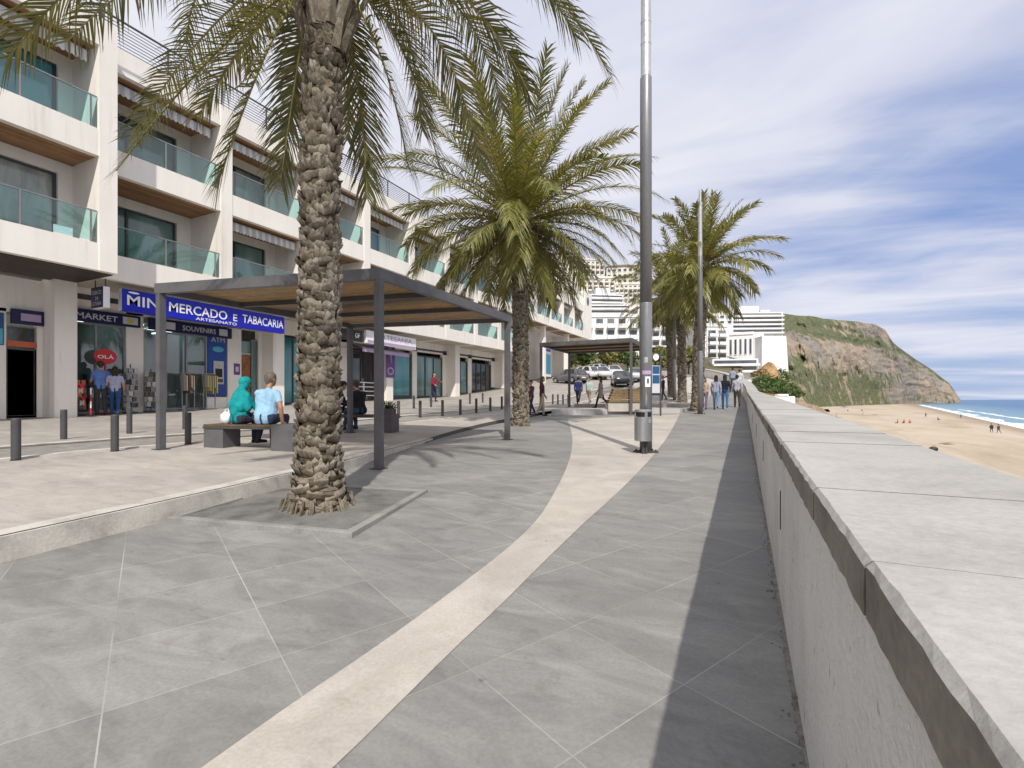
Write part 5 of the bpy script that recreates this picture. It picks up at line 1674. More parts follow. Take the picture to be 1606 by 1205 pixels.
# second bench
r2 = math.atan2(.3, 1.05)
def b2(u, v=0): return b2c+Vector((math.cos(r2), math.sin(r2), 0))*u+Vector((-math.sin(r2), math.cos(r2), 0))*v
p = b2(.22, -.1); person('seated man in black jumper and blue jeans facing left behind the front pergola post', (p.x, p.y, b2z), R(78), 1.76, (0.012, 0.014, 0.016), (0.04, 0.09, 0.19), pose='sit', stride=.02, arms=(.5, .5), elbows=(.6, .6), lean=.25, hair=(0.10, 0.06, 0.04), seat=.44)
p = b2(-.55, -.06); person('seated person in dark navy jacket at the edge of the palm trunk', (p.x, p.y, b2z), R(-25), 1.72, (0.015, 0.018, 0.04), (0.02, 0.022, 0.035), pose='sit', stride=.05, arms=(.5, .4), elbows=(.9, .8), lean=.3, hair=(0.03, 0.02, 0.015), seat=.44, head_nod=.2)

def stand(px, Y, label, rz, z=None, **kw):
    p = at(px, Y, z=0); zz_ = zter(p.x, p.y) if z is None else z
    return person(label, (p.x, p.y, zz_), rz, **kw)
AW = 0.0   # facing +y (away along the promenade)
stand(158, 16.6, 'man in blue short sleeved shirt and grey trousers looking into the shop window', R(72), h=1.82, top=(0.13, 0.24, 0.58), bot=(0.05, 0.048, 0.055), sleeve='short', stride=.06, arms=(.3, .35), elbows=(.9, 1.0), hair=(0.05, 0.035, 0.03), voxel=.011, fat=1.1)
stand(180.5, 16.7, 'dark haired woman in pale lilac top and blue jeans beside the shop window', R(60), h=1.64, top=(0.42, 0.42, 0.58), bot=(0.02, 0.075, 0.20), stride=.12, arms=(.3, .2), elbows=(.5, .3), longhair=True, voxel=.011, sleeve='short')
p_ = at(680.5, 29.2, z=0); stand(680.5, 29.2, 'person in dark red top and navy trousers standing in the shop doorway', R(-100), z=zp(p_.y, p_.x)+.03, h=1.72, top=(0.22, 0.02, 0.035), bot=(0.02, 0.02, 0.07), stride=.12, arms=(.6, .3), elbows=(1.1, .8), longhair=True)
stand(850, 21.0, 'person in maroon jacket and cream trousers standing right of the second palm', R(-60), h=1.68, top=(0.10, 0.022, 0.04), bot=(0.50, 0.43, 0.30), stride=.16, hair=(0.10, 0.05, 0.03), longhair=True)
stand(833, 20.6, 'person in dark clothes with pink sleeve, close beside the second palm trunk', R(150), h=1.42, top=(0.16, 0.05, 0.08), bot=(0.05, 0.04, 0.09), stride=.2, hair=(0.04, 0.03, 0.02))
stand(907, 29.5, 'man in navy blue jacket and dark trousers striding on the terrace', R(10), h=1.74, top=(0.02, 0.035, 0.13), bot=(0.02, 0.022, 0.04), stride=.42)
stand(924, 30.5, 'person in pale mint jacket and tan trousers on the terrace', R(170), h=1.66, top=(0.42, 0.55, 0.50), bot=(0.28, 0.2, 0.13), stride=.3)
stand(942, 25.0, 'person in long beige grey coat and black trousers crossing the terrace', R(100), h=1.64, top=(0.33, 0.28, 0.27), bot=(0.012, 0.012, 0.016), stride=.36, skirt='coat', longhair=True)
stand(1105, 25.5, 'woman in beige top with lilac grey trousers on the walkway, leftmost of the walking group', R(178), h=1.66, top=(0.48, 0.36, 0.28), bot=(0.16, 0.13, 0.20), stride=.24, longhair=True, hair=(0.09, 0.05, 0.03), sleeve='short')
stand(1123, 25.2, 'person in pale blue patterned top and light jeans, middle of the walking group', R(-2), h=1.76, top=(0.34, 0.36, 0.46), bot=(0.14, 0.24, 0.40), stride=.28, longhair=True)
stand(1137, 25.4, 'person in black jacket with white waistband and blue jeans in the walking group', R(3), h=1.80, top=(0.012, 0.012, 0.022), bot=(0.04, 0.13, 0.30), stride=.26, longhair=True)
stand(1156, 26.8, 'person in grey top and dark brown trousers walking close to the sea wall', R(5), h=1.78, top=(0.42, 0.42, 0.46), bot=(0.05, 0.04, 0.035), stride=.2)
stand(1160, 37.0, 'person in white shirt farther off beside the sea wall', R(0), h=1.75, top=(0.62, 0.62, 0.66), bot=(0.06, 0.06, 0.1), stride=.3, voxel=.02, fingers=False)
stand(1149, 40.0, 'distant person in blue grey shirt beyond the walking group', R(0), h=1.75, top=(0.3, 0.34, 0.46), bot=(0.08, 0.08, 0.1), stride=.3, voxel=.02, fingers=False)
stand(1040, 33.0, 'person in dark coat sitting out near the far palms', R(120), h=1.65, top=(0.03, 0.03, 0.04), bot=(0.05, 0.05, 0.06), stride=.2, voxel=.02, hair=(0.4, 0.2, 0.08), fingers=False)

# ------------------------------------------------------------------ things in front of the shops
def rack(y, x, label, colors, rot=0.0, h=1.75, w_=.5):
    e = empty('display_rack', (x, y, gz(y)+.03), rot); tag(e, label, 'display rack')
    mb = MB(); mb.lathe((0, 0, 0), [(.24, 0), (.24, .03), (.04, .05)], 14); mb.tube([(0, 0, 0), (0, 0, h)], .02, 8); mb.build('stand', M['dark_metal'], e)
    r_ = random.Random(int(y*100))
    groups = {}
    for i in range(7):
        for j in range(8):
            a = 6.283*j/8+.2*i; z = .18+i*(h-.3)/7
            m = colors[r_.randrange(len(colors))]
            groups.setdefault(m, MB()).obox((math.cos(a)*w_*.4, math.sin(a)*w_*.4, z+.1), (.02, .13, .17), a+r_.uniform(-.1, .1))
    for m, g in groups.items():
        g_ = g.build('merchandise', M[m], e); tag(g_, kind='stuff')
    return e
rack(9.85, -19.95, 'tall dark postcard rack standing at the pier right of the two customers', ['galv', 'beige', 'dark_metal', 'greyrender'])
rack(10.55, -20.0, 'dark postcard spinner beside the blue tinted shop window', ['dark_metal', 'greyrender', 'beige', 'cope_side'], h=1.6)
rack(8.35, -20.05, 'low rack of red goods left of the man in blue', ['red', 'dark_metal', 'orange', 'beige'], h=1.25)
rack(9.3, -21.3, 'dark goods rack inside the first shop behind the glass', ['dark_metal', 'red', 'galv', 'beige'], h=1.5, w_=.7)
rack(11.2, -21.3, 'pale goods rack inside the souvenir shop behind the glass', ['beige', 'galv', 'sign_white', 'cyan'], h=1.6, w_=.7)
for y, lab, cs in ((11.9, 'upright clothes dummy rail with beige and tan hats in the shop doorway', ['beige', 'door_wood', 'kerb']), (12.75, 'rail of pale yellow and grey clothes beside the cash machine', ['beige', 'yellow', 'galv_light'])):
    e = empty('clothes_rail', (-20.0, y, gz(y)+.03)); tag(e, lab, 'clothes rail')
    mb = MB(); mb.box(-.2, .2, -.26, .26, 0, .03); mb.bar((0, -.24, 0.03), (0, -.24, 1.45), .03, .03); mb.bar((0, .24, .03), (0, .24, 1.45), .03, .03); mb.bar((0, -.27, 1.46), (0, .27, 1.46), .03, .03); mb.build('frame', M['galv'], e)
    r_ = random.Random(int(y*7))
    for i in range(5):
        q = -.18+i*.09; l_ = r_.uniform(.45, .75)
        mb = MB(); mb.add([(-.22, q, 1.36), (.22, q, 1.36), (.2, q+.02, 1.36-l_), (-.2, q+.02, 1.36-l_), (-.06, q, 1.44), (.06, q, 1.44), (-.22, q+.035, 1.36), (.22, q+.035, 1.36), (.2, q+.055, 1.36-l_), (-.2, q+.055, 1.36-l_)], [(0, 1, 2, 3), (0, 4, 5, 1), (6, 9, 8, 7), (0, 3, 9, 6), (1, 7, 8, 2)])
        mb.build('garment', M[cs[i % len(cs)]], e)
# round ice cream sign on a pole
e = empty('ice_cream_sign', (-20.15, 9.18, gz(9.2)+.03)); tag(e, 'round red sign with white band on a stand behind the two customers', 'sign')
mb = MB(); mb.lathe((0, 0, 0), [(.2, 0), (.2, .04), (.03, .06), (.03, 1.75)], 14); mb.build('stand', M['red'], e)
mb = MB(); n_ = 28
pts = [(0.02, math.cos(6.283*i/n_)*.34, 2.0+math.sin(6.283*i/n_)*.27) for i in range(n_)]
mb.add(pts+[(-.02, y, z) for _, y, z in pts], [tuple(range(n_)), tuple(range(2*n_-1, n_-1, -1))]+[(i, i+n_, (i+1) % n_+n_, (i+1) % n_) for i in range(n_)]); dsk = mb.build('disc', M['red'], e)
put_text('OLÁ', (.022, -.24, 1.93), U, V, .15, .48, M['sign_white'], dsk)
# red and white striped pole by the column
e = empty('barrier_pole', (-19.2, 8.35, gz(8.35)+.02)); tag(e, 'thin red and white pole on the pavement in front of the first shop', 'pole')
for i in range(4):
    mb = MB(); mb.lathe((0, 0, .04+i*.22), [(.02, 0), (.02, .22)], 8); mb.build('band', M['red' if i % 2 == 0 else 'sign_white'], e)
mb = MB(); mb.lathe((0, 0, 0), [(.1, 0), (.1, .03), (.03, .04)], 12); mb.build('foot', M['black'], e)

# ------------------------------------------------------------------ parked cars
def car(px, Y, rz, col, label, kind='hatch', sc_=1.0):
    p = at(px, Y, z=0); z = zter(p.x, p.y)
    e = empty('parked_car', (p.x, p.y, z), rz); tag(e, label, 'car', 'cars parked beyond the far pergola')
    e.scale = (sc_, sc_, sc_)
    paint, nt, b, out = nt_new('car_paint'); v = coords(nt); n = noise_n(nt, v, 3)
    L(nt, ramp(nt, n, [(.2, tuple(x*.92 for x in col)), (.8, col)]), b.inputs['Base Color']); b.inputs['Roughness'].default_value = .25; b.inputs['Coat Weight'].default_value = .6
    # stations along x : (x, z sill, z belt, half width)
    st = [(-2.05, .45, .62, .66), (-1.98, .30, .80, .78), (-1.5, .24, .90, .84), (-.6, .22, .93, .86), (.6, .22, .92, .86), (1.2, .24, .86, .85), (1.75, .28, .76, .80), (2.02, .35, .62, .70), (2.08, .45, .56, .60)]
    mb = MB(); vs = []; fs = []
    for x, z0, z1, hw in st:
        vs += [(x, -hw*.92, z0), (x, -hw, z0+.12), (x, -hw, (z0+z1)/2+.05), (x, -hw*.95, z1), (x, hw*.95, z1), (x, hw, (z0+z1)/2+.05), (x, hw, z0+.12), (x, hw*.92, z0)]
    for i in range(len(st)-1):
        for j in range(8): fs.append((i*8+j, i*8+(j+1) % 8, i*8+8+(j+1) % 8, i*8+8+j))
    fs.append(tuple(range(7, -1, -1))); fs.append(tuple((len(st)-1)*8+j for j in range(8)))
    mb.add(vs, fs); mb.build('body', paint, e, smooth=True, fixn=True)
    zr = 1.46 if kind == 'hatch' else 1.42
    cb_ = [(-1.85 if kind == 'hatch' else -1.45, .88), (-1.45 if kind == 'hatch' else -.85, zr-.02), (.1, zr), (1.05, .88)]
    mb = MB(); vs = []
    for (x, z), hw in zip(cb_, (.80, .60, .60, .80)): vs += [(x, -hw, z), (x, hw, z)]
    mb.add(vs, [(0, 1, 3, 2), (2, 3, 5, 4), (4, 5, 7, 6), (0, 2, 4, 6), (1, 7, 5, 3), (0, 6, 7, 1)]); mb.build('cabin', paint, e, fixn=True)
    def onface(a, b, c, d, sh=.12):
        cen_ = (a+b+c+d)/4; n_ = (b-a).cross(d-a).normalized()*.006
        return [cen_+(q-cen_)*(1-sh)+n_ for q in (a, b, c, d)]
    P = [Vector(v) for v in vs]
    for nm, ids in (('windscreen', (6, 7, 5, 4)), ('rear_window', (1, 0, 2, 3))):
        mb = MB(); mb.add(onface(*[P[i] for i in ids]), [(0, 1, 2, 3)]); mb.build(nm, M['pane_dark'], e)
    for ids in ((0, 6, 4, 2), (7, 1, 3, 5)):
        a, b, c, d = [P[i] for i in ids]
        for t0, t1 in ((.08, .47), (.52, .92)):
            q = [a.lerp(b, t0), a.lerp(b, t1), d.lerp(c, t1), d.lerp(c, t0)]
            mb = MB(); mb.add(onface(*q, .16), [(0, 1, 2, 3)]); mb.build('side_window', M['pane_dark'], e)
    for x in (-1.3, 1.3):
        for y in (-.78, .78):
            mb = MB(); mb.tube([(x, y-.1, .31), (x, y+.1, .31)], .31, 18); wl = mb.build('wheel', M['black'], e)
            mb = MB(); s_ = 1 if y > 0 else -1; mb.tube([(x, y+s_*.1, .31), (x, y+s_*.115, .31)], .19, 14); mb.build('rim', M['galv_light'], wl)
    for y in (-.55, .55):
        mb = MB(); mb.ell((2.02, y, .64), (.05, .15, .07), 10, 6); mb.build('headlight', M['sign_white'], e)
        mb = MB(); mb.ell((-1.98, y, .72), (.05, .13, .08), 10, 6); mb.build('tail_light', M['red'], e)
    mb = MB(); mb.box(-2.07, -2.055, -.25, .25, .5, .6); mb.build('number_plate', M['sign_white'], e)
    return e
car(894, 50, R(150), (0.13, 0.13, 0.14), 'dark grey car parked at left, behind the walkers')
car(914, 56, R(160), (0.65, 0.65, 0.66), 'white car parked behind the dark grey car')
car(944, 56, R(-60), (0.68, 0.68, 0.69), 'white car parked behind the walker in the long coat')
car(975, 46, R(-70), (0.045, 0.045, 0.05), 'black car parked directly behind the orange timber bench')
car(995, 52, R(-65), (0.55, 0.57, 0.6), 'silver car parked between the black car and lamp post')
car(962, 60, R(-62), (0.6, 0.61, 0.63), 'pale silver car parked behind the black car roof')
car(930, 63, R(160), (0.5, 0.52, 0.55), 'grey silver car farthest back in the car park')
# ------------------------------------------------------------------ headland
def head_mat():
    m, nt, b, out = nt_new('headland_rock')
    tc = nt.nodes.new('ShaderNodeTexCoord')
    at_ = nt.nodes.new('ShaderNodeAttribute'); at_.attribute_name = 'green'
    mp_ = nt.nodes.new('ShaderNodeMapping'); mp_.inputs['Scale'].default_value = (1, 1, 1.5); mp_.inputs['Rotation'].default_value = (0.16, 0.1, 0)
    L(nt, tc.outputs['Object'], mp_.inputs[0])
    n1 = noise_n(nt, mp_.outputs[0], 0.02, 9, 0.72, 0.9); n2 = noise_n(nt, tc.outputs['Object'], 0.06, 8, 0.7); n3 = noise_n(nt, tc.outputs['Object'], 0.25, 4, 0.7)
    rock = ramp(nt, n1, [(0.3, (0.13, 0.112, 0.098)), (0.42, (0.26, 0.215, 0.165)), (0.50, (0.42, 0.32, 0.21)), (0.58, (0.33, 0.29, 0.24)), (0.72, (0.47, 0.415, 0.34))])
    rock = mixc(nt, 1.0, rock, ramp(nt, n3, [(0.3, (0.5, 0.5, 0.52)), (0.5, (0.9, 0.9, 0.9)), (0.68, (1.15, 1.13, 1.1))]), 'MULTIPLY')
    gr = ramp(nt, n3, [(0.3, (0.035, 0.048, 0.012)), (0.5, (0.095, 0.105, 0.026)), (0.7, (0.20, 0.18, 0.06))])
    f = ramp(nt, math_n(nt, 'ADD', at_.outputs['Fac'], math_n(nt, 'MULTIPLY', math_n(nt, 'SUBTRACT', n2, 0.5), 2.6)), [(0.40, (0, 0, 0)), (0.56, (1, 1, 1))])
    big = noise_n(nt, tc.outputs['Object'], 0.008, 4, 0.6, 0.5)
    rock = mixc(nt, 1.0, rock, ramp(nt, big, [(0.35, (0.72, 0.75, 0.80)), (0.6, (1.1, 1.04, 0.95))]), 'MULTIPLY')
    L(nt, mixc(nt, 0.10, mixc(nt, f, rock, gr), (0.40, 0.44, 0.50)), b.inputs['Base Color'])  # blue-grey mixed in as distance haze painted into the rock colour
    b.inputs['Roughness'].default_value = 0.95; b.inputs['Specular IOR Level'].default_value = 0.1
    bump(nt, b, math_n(nt, 'ADD', n2, n3), 0.9, 3.0)
    return m
TOPS = [(900, 470), (1000, 472), (1080, 478), (1180, 488), (1225, 493), (1280, 497), (1310, 502), (1345, 504), (1372, 509), (1388, 516), (1400, 536), (1420, 552), (1440, 566), (1465, 582), (1488, 601), (1499, 616), (1507, 629)]
FOOT = [(900, 230), (1100, 250), (1200, 270), (1270, 330), (1330, 440), (1400, 640), (1440, 790), (1480, 860), (1507, 900)]
REC = [(900, 200), (1180, 210), (1270, 200), (1345, 150), (1395, 110), (1440, 70), (1490, 25), (1507, 4)]
# height profile from the foot (v=0) to the crest (v=1): scree, cliff, shelf, cap
PROF = [(0, 0), (.08, .05), (.2, .18), (.32, .36), (.42, .50), (.52, .58), (.66, .68), (.76, .76), (.86, .86), (.94, .97), (1, 1)]
mb = MB(); vs = []; fs = []; green = []
NU, NV = 230, 66
for i in range(NU+1):
    px = 900+607*i/NU
    yt = lerp_tab(TOPS, px); Yf = lerp_tab(FOOT, px); rc = lerp_tab(REC, px)
    yt = yt+1.6*mn.noise(Vector((px*.05, 0, 0)))
    foot = at(px, Yf, z=-3.5-1.9*min(1, max(0, (px-1250)/100)))
    crest = at(px, Yf+rc, py=yt)
    for j in range(NV+1):
        v = j/NV
        if v <= 0.8:
            q = v/0.8
            hz = lerp_tab(PROF, q)
            # lower, steeper cliff with recess growing upward
            hq = q**1.15
            p = foot.lerp(crest, hq); p.z = foot.z+(crest.z-foot.z)*hz
            nz = p.z/60
            amp = (1-abs(2*q-1)**3)*min(14, rc*.13)
            rid = 1-abs(mn.noise(Vector((px*.022+p.z*.018, p.z*.022-px*.006, 1))))*2
            d = rid*.9+mn.noise(Vector((px*.06+p.z*.03, p.z*.07, 5)))*.8+mn.noise(Vector((px*.15, p.z*.2, 9)))*.5
            lay = 0.16*math.sin(p.z*.45+px*.02+5*mn.noise(Vector((px*.02, p.z*.02, 7))))+.8*mn.noise(Vector((px*.05+p.z*.05, p.z*.07-px*.02, 17)))
            p += Vector((-ST*0-0.2, -1, 0)).normalized()*(d*1.35+lay)*amp
            if q < .06: p.z = foot.z+(crest.z-foot.z)*hz
            # vegetation: top slope band, foot scrub on the left; bare cap near the crest
            qw = q+.10*mn.noise(Vector((px*.018, p.z*.012, 31)))+.05*mn.noise(Vector((px*.07, p.z*.04, 33)))
            pw = px+38*mn.noise(Vector((px*.01, p.z*.03, 41)))+14*mn.noise(Vector((px*.04, p.z*.08, 43)))
            sm = lambda a_, b_, x_: max(0, min(1, (x_-a_)/(b_-a_)))
            top_ = sm(.55, .68, qw)*(1-sm(1300, 1345, pw)*sm(.72, .84, qw)*(1-sm(1395, 1410, pw)))
            low_ = (1-sm(.26, .42, qw))*(1-sm(1350, 1420, pw)*.75)*.85
            late = sm(1392, 1412, pw)*sm(.80, .92, qw)
            g = .08+.72*max(top_*(1-sm(1385, 1420, pw)*.7), low_, late)
            g += .34*mn.noise(Vector((px*.03, p.z*.045, 20)))+.16*mn.noise(Vector((px*.1, p.z*.12, 23)))
        else:
            q = (v-.8)/.2
            p = crest+(at(px, Yf+rc+300, z=0)-at(px, Yf+rc, z=0))*q; p.z = crest.z*(1-.55*q)+4*mn.noise(Vector((p.x*.01, p.y*.01, 0)))*min(1, q*4)
            g = .85
        vs.append(tuple(p)); green.append(g)
for i in range(NU):
    for j in range(NV):
        k = i*(NV+1)+j; fs.append((k, k+NV+1, k+NV+2, k+1))
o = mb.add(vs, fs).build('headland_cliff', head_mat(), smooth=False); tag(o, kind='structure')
a_ = o.data.attributes.new('green', 'FLOAT', 'POINT'); a_.data.foreach_set('value', green)

# ------------------------------------------------------------------ far white buildings
M['far_shade'] = pm('recessed_balcony_shade', (0.20, 0.20, 0.21), 0.8, 0, 0.1, .3, 4, 0)  # flat grey panels painted as the shade inside balcony recesses
M['far_cream'] = pm('far_cream_render', (0.70, 0.655, 0.575), 0.8, 0, 0.08, .2, 4, 0)
M['far_grey'] = pm('far_grey_render', (0.42, 0.43, 0.44), 0.8, 0, 0.1, .2, 4, 0)
M['roof_tile'] = pm('roof_brown', (0.22, 0.13, 0.09), 0.9, 0, .2, .5, 6, .1)
def block(px0, px1, yt, yb, Y, label, cols, rows, yaw=0.0, dep=12, style='win', mat='white2', base=None, roof=None, ww=.5, wh=.45, first=0.12, last=0.94, group=None, taper=None):
    p = at((px0+px1)/2, Y, z=0)
    W = (px1-px0)/F*Y/max(.3, math.cos(yaw)); zt = CH-(yt-HY)/F*Y; zb_ = CH-(yb-HY)/F*Y
    zg_ = base if base is not None else zb_-6
    e = empty('white_building' if mat == 'white2' else 'hillside_house', (p.x, p.y, zg_), TH+yaw); tag(e, label, 'building', group)
    H = zt-zg_; hb = zb_-zg_
    mb = MB(); mb.box(-W/2, W/2, 0, dep, 0, H)
    mb.build('wall', M[mat], e)
    rh = (H-hb)*(last-first)/rows; cw = W/cols
    for r in range(rows):
        z0 = hb+(H-hb)*first+r*rh
        if style == 'band':
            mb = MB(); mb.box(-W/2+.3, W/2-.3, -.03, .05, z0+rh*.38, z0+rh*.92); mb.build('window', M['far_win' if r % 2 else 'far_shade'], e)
            mb = MB(); mb.box(-W/2, W/2, -1.1, -.03, z0, z0+rh*.36); mb.build('balcony', M[mat], e)
        else:
            for c in range(cols):
                x = -W/2+cw*(c+.5)
                if style == 'win':
                    mb = MB(); mb.box(x-cw*ww/2, x+cw*ww/2, -.06, .05, z0+rh*(1-wh)/2, z0+rh*(1+wh)/2); wd = mb.build('window', M['far_win'], e)
                    mb = MB(); mb.box(x-cw*ww/2-.08, x+cw*ww/2+.08, -.16, -.061, z0+rh*(1-wh)/2-.1, z0+rh*(1-wh)/2); mb.build('sill', M['white2'], wd)
                elif style == 'balc':
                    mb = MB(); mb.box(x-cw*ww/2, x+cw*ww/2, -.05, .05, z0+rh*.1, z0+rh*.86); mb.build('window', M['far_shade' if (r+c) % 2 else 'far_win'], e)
                    mb = MB(); mb.box(x-cw*ww/2-.15, x+cw*ww/2+.15, -1.0, -.06, z0, z0+rh*.1); mb.box(x-cw*ww/2-.15, x+cw*ww/2+.15, -1.0, -.92, z0+rh*.1, z0+rh*.38); mb.build('balcony', M[mat], e)
    if roof == 'hip':
        mb = MB(); mb.add([(-W/2-.3, -.4, H), (W/2+.3, -.4, H), (W/2+.3, dep+.3, H), (-W/2-.3, dep+.3, H), (-W/4, dep/2, H+2.2), (W/4, dep/2, H+2.2)], [(0, 1, 5, 4), (1, 2, 5), (2, 3, 4, 5), (3, 0, 4), (3, 2, 1, 0)]); mb.build('roof', M['roof_tile'], e)
    elif roof == 'step':
        mb = MB(); mb.box(-W*.25, W*.2, 3, dep-1, H, H+2.4); mb.box(W*.25, W*.4, 4, dep-2, H, H+1.4); mb.build('roof_room', M[mat], e)
    elif roof == 'parapet':
        mb = MB(); mb.box(-W/2-.15, W/2+.15, -.2, .15, H-.1, H+.5); mb.build('parapet', M[mat], e)
    return e
WG = 'white seafront buildings in the distance'
block(914, 1002, 497, 534, 92, 'white building with square paired windows above the far pergola roof', 5, 2, .0, 14, 'balc', base=3, roof='parapet', ww=.6, first=.02, last=.98)
block(925, 988, 478, 497, 112, 'white terrace set back above the paired window building', 1, 2, 0, 14, 'band', base=14, roof=None)
block(926, 978, 462, 479, 130, 'grey white terraced block with dark bands below the hillside', 1, 2, .1, 14, 'band', base=20, roof='step')
block(1008, 1050, 500, 588, 105, 'white building with balconies between the tall lamp post and palm trio', 3, 5, -.1, 14, 'balc', base=2, ww=.62)
block(1050, 1092, 506, 588, 118, 'white building with small windows behind the palm trio trunks', 4, 5, 0, 14, 'win', base=2, ww=.5)
block(1093, 1108, 500, 588, 98, 'narrow plain white stair tower right of the thick palm trunk', 1, 1, 0, 10, 'win', base=2, ww=.05, wh=.05)
block(1108, 1141, 512, 588, 100, 'white hotel front with five stacked balconies beside the stair tower', 2, 5, .12, 12, 'balc', base=2, ww=.74, roof='parapet')
block(1139, 1176, 525, 566, 112, 'white wing with tall narrow windows sloping towards the sea', 6, 1, -.5, 12, 'win', base=2, ww=.42, wh=.7, roof='parapet')
block(1120, 1186, 563, 588, 84, 'low white terraced podium with dark strip window above the walkway end', 1, 2, -.2, 8, 'band', base=2)
block(1128, 1226, 490, 525, 150, 'long white flats with dark horizontal strip windows on the headland', 1, 5, -.05, 16, 'band', base=14, roof='step', first=.03, last=.97)
block(1080, 1150, 492, 512, 138, 'pale block below the strip window flats, behind the palm fronds', 6, 2, 0, 14, 'win', base=12)
block(1165, 1196, 524, 556, 138, 'grey retaining block with recesses under the strip window flats', 3, 2, -.2, 10, 'win', mat='white2', base=6, ww=.4)
block(1000, 1062, 480, 506, 132, 'white stepped block behind the tall lamp post, above the balcony building', 4, 3, .05, 14, 'balc', base=12, roof='step', ww=.6)
block(1056, 1112, 486, 510, 146, 'upper white block with strip windows behind the palm trio crowns', 1, 3, .0, 14, 'band', base=14, roof='step')
# plain white flared retaining wall down to the rocks
p = at(1217, 132, z=0); e = empty('retaining_wall', (p.x, p.y, -3), TH); tag(e, 'tall plain white flared retaining wall at the seaward end of the buildings', 'wall')
k_ = 132/F
mb = MB(); x0, x1, x2 = (1195-1217)*k_, (1233-1217)*k_, (1241-1217)*k_
zt_ = CH+(627-527)*k_+3
mb.add([(x0, 0, 0), (x2, 0, 0), (x1, 0, zt_), (x0, 0, zt_), (x0, 14, 0), (x2, 14, 0), (x1, 14, zt_), (x0, 14, zt_)], [(0, 1, 2, 3), (1, 5, 6, 2), (3, 2, 6, 7), (0, 3, 7, 4), (4, 7, 6, 5)])
mb.build('wall', M['white2'], e)
# houses up the hillside behind the long building
HG = 'houses stepping up the hillside behind the long building'
hr = random.Random(8)
HL = [(858, 905, 398, 428, 175, 'cream hillside block with three rows of windows right of the second palm trunk'), (905, 948, 408, 434, 168, 'cream hillside block beside the upper palm fronds, second from the trunk'),
      (862, 912, 428, 450, 150, 'lower cream hillside block just above the end of the long building'), (912, 965, 436, 458, 146, 'lower cream hillside block over the round vent'),
      (952, 1000, 418, 446, 160, 'cream hillside block left of the tall lamp post'), (965, 1006, 446, 470, 140, 'small cream hillside house left of the tall lamp post, below the other'),
      (800, 852, 392, 424, 178, 'cream hillside block hidden behind the second palm trunk')]
for i, (a, b, t_, u_, Y, lab) in enumerate(HL):
    block(a, b, t_, u_, Y, lab, 6, 3, hr.uniform(-.2, .2), 12, 'balc' if i % 2 else 'win', mat='far_cream', group=HG, ww=.55, wh=.5, first=.02, roof='hip' if i in (0, 4) else 'parapet')

# ------------------------------------------------------------------ shrubs and rocks beyond the wall
def leaf_blob(mb, c, r, n, rnd, size=.16, mi=0):
    for _ in range(n):
        d = Vector((rnd.gauss(0, 1), rnd.gauss(0, 1), rnd.gauss(0, 1))).normalized()
        q = Vector(c)+Vector((d.x*r[0], d.y*r[1], abs(d.z)*r[2]))*(rnd.uniform(.6, 1.05)*(1+.25*mn.noise(d*2.3+Vector(c))))
        s = d.cross(Vector((rnd.random()-.5, rnd.random()-.5, rnd.random()-.5))).normalized(); u = s.cross(d)+d*rnd.uniform(-.4, .6)
        k = size*rnd.uniform(.6, 1.4)
        mb.add([q-s*k*.5, q+s*k*.5, q+u*k*.9+s*k*.25, q+u*k*.9-s*k*.25], [(0, 1, 2, 3)], mi)
M['rock'] = pm('shore_rock', (0.34, 0.255, 0.175), 0.95, 0, 0.3, .5, 6, .6, .1)
M['pale_rock'] = pm('pale_rock', (0.46, 0.39, 0.28), 0.95, 0, 0.25, .15, 1.5, .5, .3)
M['orange_rock'] = pm('orange_rock', (0.42, 0.26, 0.13), 0.95, 0, 0.3, .4, 4, .6, .1)
def rock(name, label, c, r, mat, seed, n=28, m=18, cat='rock'):
    e = tag(empty(name, c), label, cat)
    mb = MB(); mb.ell((0, 0, 0), r, n, m); 
    o_ = Vector((seed*3.1, seed, 0))
    mb.v = [tuple(Vector(v)*(1+.42*mn.noise(Vector(v)*(1.3/max(r))+o_)+.2*mn.noise(Vector(v)*(4/max(r))+o_)+.09*mn.noise(Vector(v)*(10/max(r))+o_))) for v in mb.v]
    mb.build('stone', M[mat], e); return e
def pxp(px, Y, py): return at(px, Y, py=py)
c = pxp(1216, 44, 606); 
e = rock('rock_mound', 'brown rocky mound under the green shrub beyond the sea wall', (c.x+.8, c.y, -1.6), (3.4, 7.0, 3.1), 'rock', 3, 40, 24)
rn = random.Random(9)
e = empty('shrub', (c.x, c.y, 1.2)); tag(e, 'wide low bright green shrub on the rock beyond the sea wall', 'shrub')
mb = MB()
for px, Y, py, rr_ in ((1190, 40, 606, 1.0), (1204, 41, 605, 1.3), (1218, 42, 607, 1.35), (1232, 43, 611, 1.2), (1244, 44, 616, 1.0), (1210, 45, 600, 1.2), (1226, 46, 604, 1.2), (1196, 44, 600, 1.0)):
    q = pxp(px, Y, py)-Vector((c.x, c.y, 1.2)); q.z -= .35
    leaf_blob(mb, q, (rr_, rr_*1.3, .95), 520, rn, .17)
mb.build('foliage', M['bush'], e)
q = pxp(1205, 66, 584); rock('rock', 'orange rock outcrop between the shrub and the white retaining wall', (q.x, q.y, q.z-2.0), (1.9, 3, 2.6), 'orange_rock', 5)
q = pxp(1192, 62, 578)
e = empty('shrub', (q.x, q.y, q.z-1)); tag(e, 'dry orange brown bush on top of the rock behind the green shrub', 'shrub')
mb = MB(); leaf_blob(mb, (0, 0, .0), (1.2, 1.2, .9), 500, rn, .2); mb.build('foliage', M['dry'], e)
q = pxp(1222, 70, 588)
e = empty('shrub', (q.x, q.y, q.z-1)); tag(e, 'small dark olive bush at the foot of the white retaining wall', 'shrub')
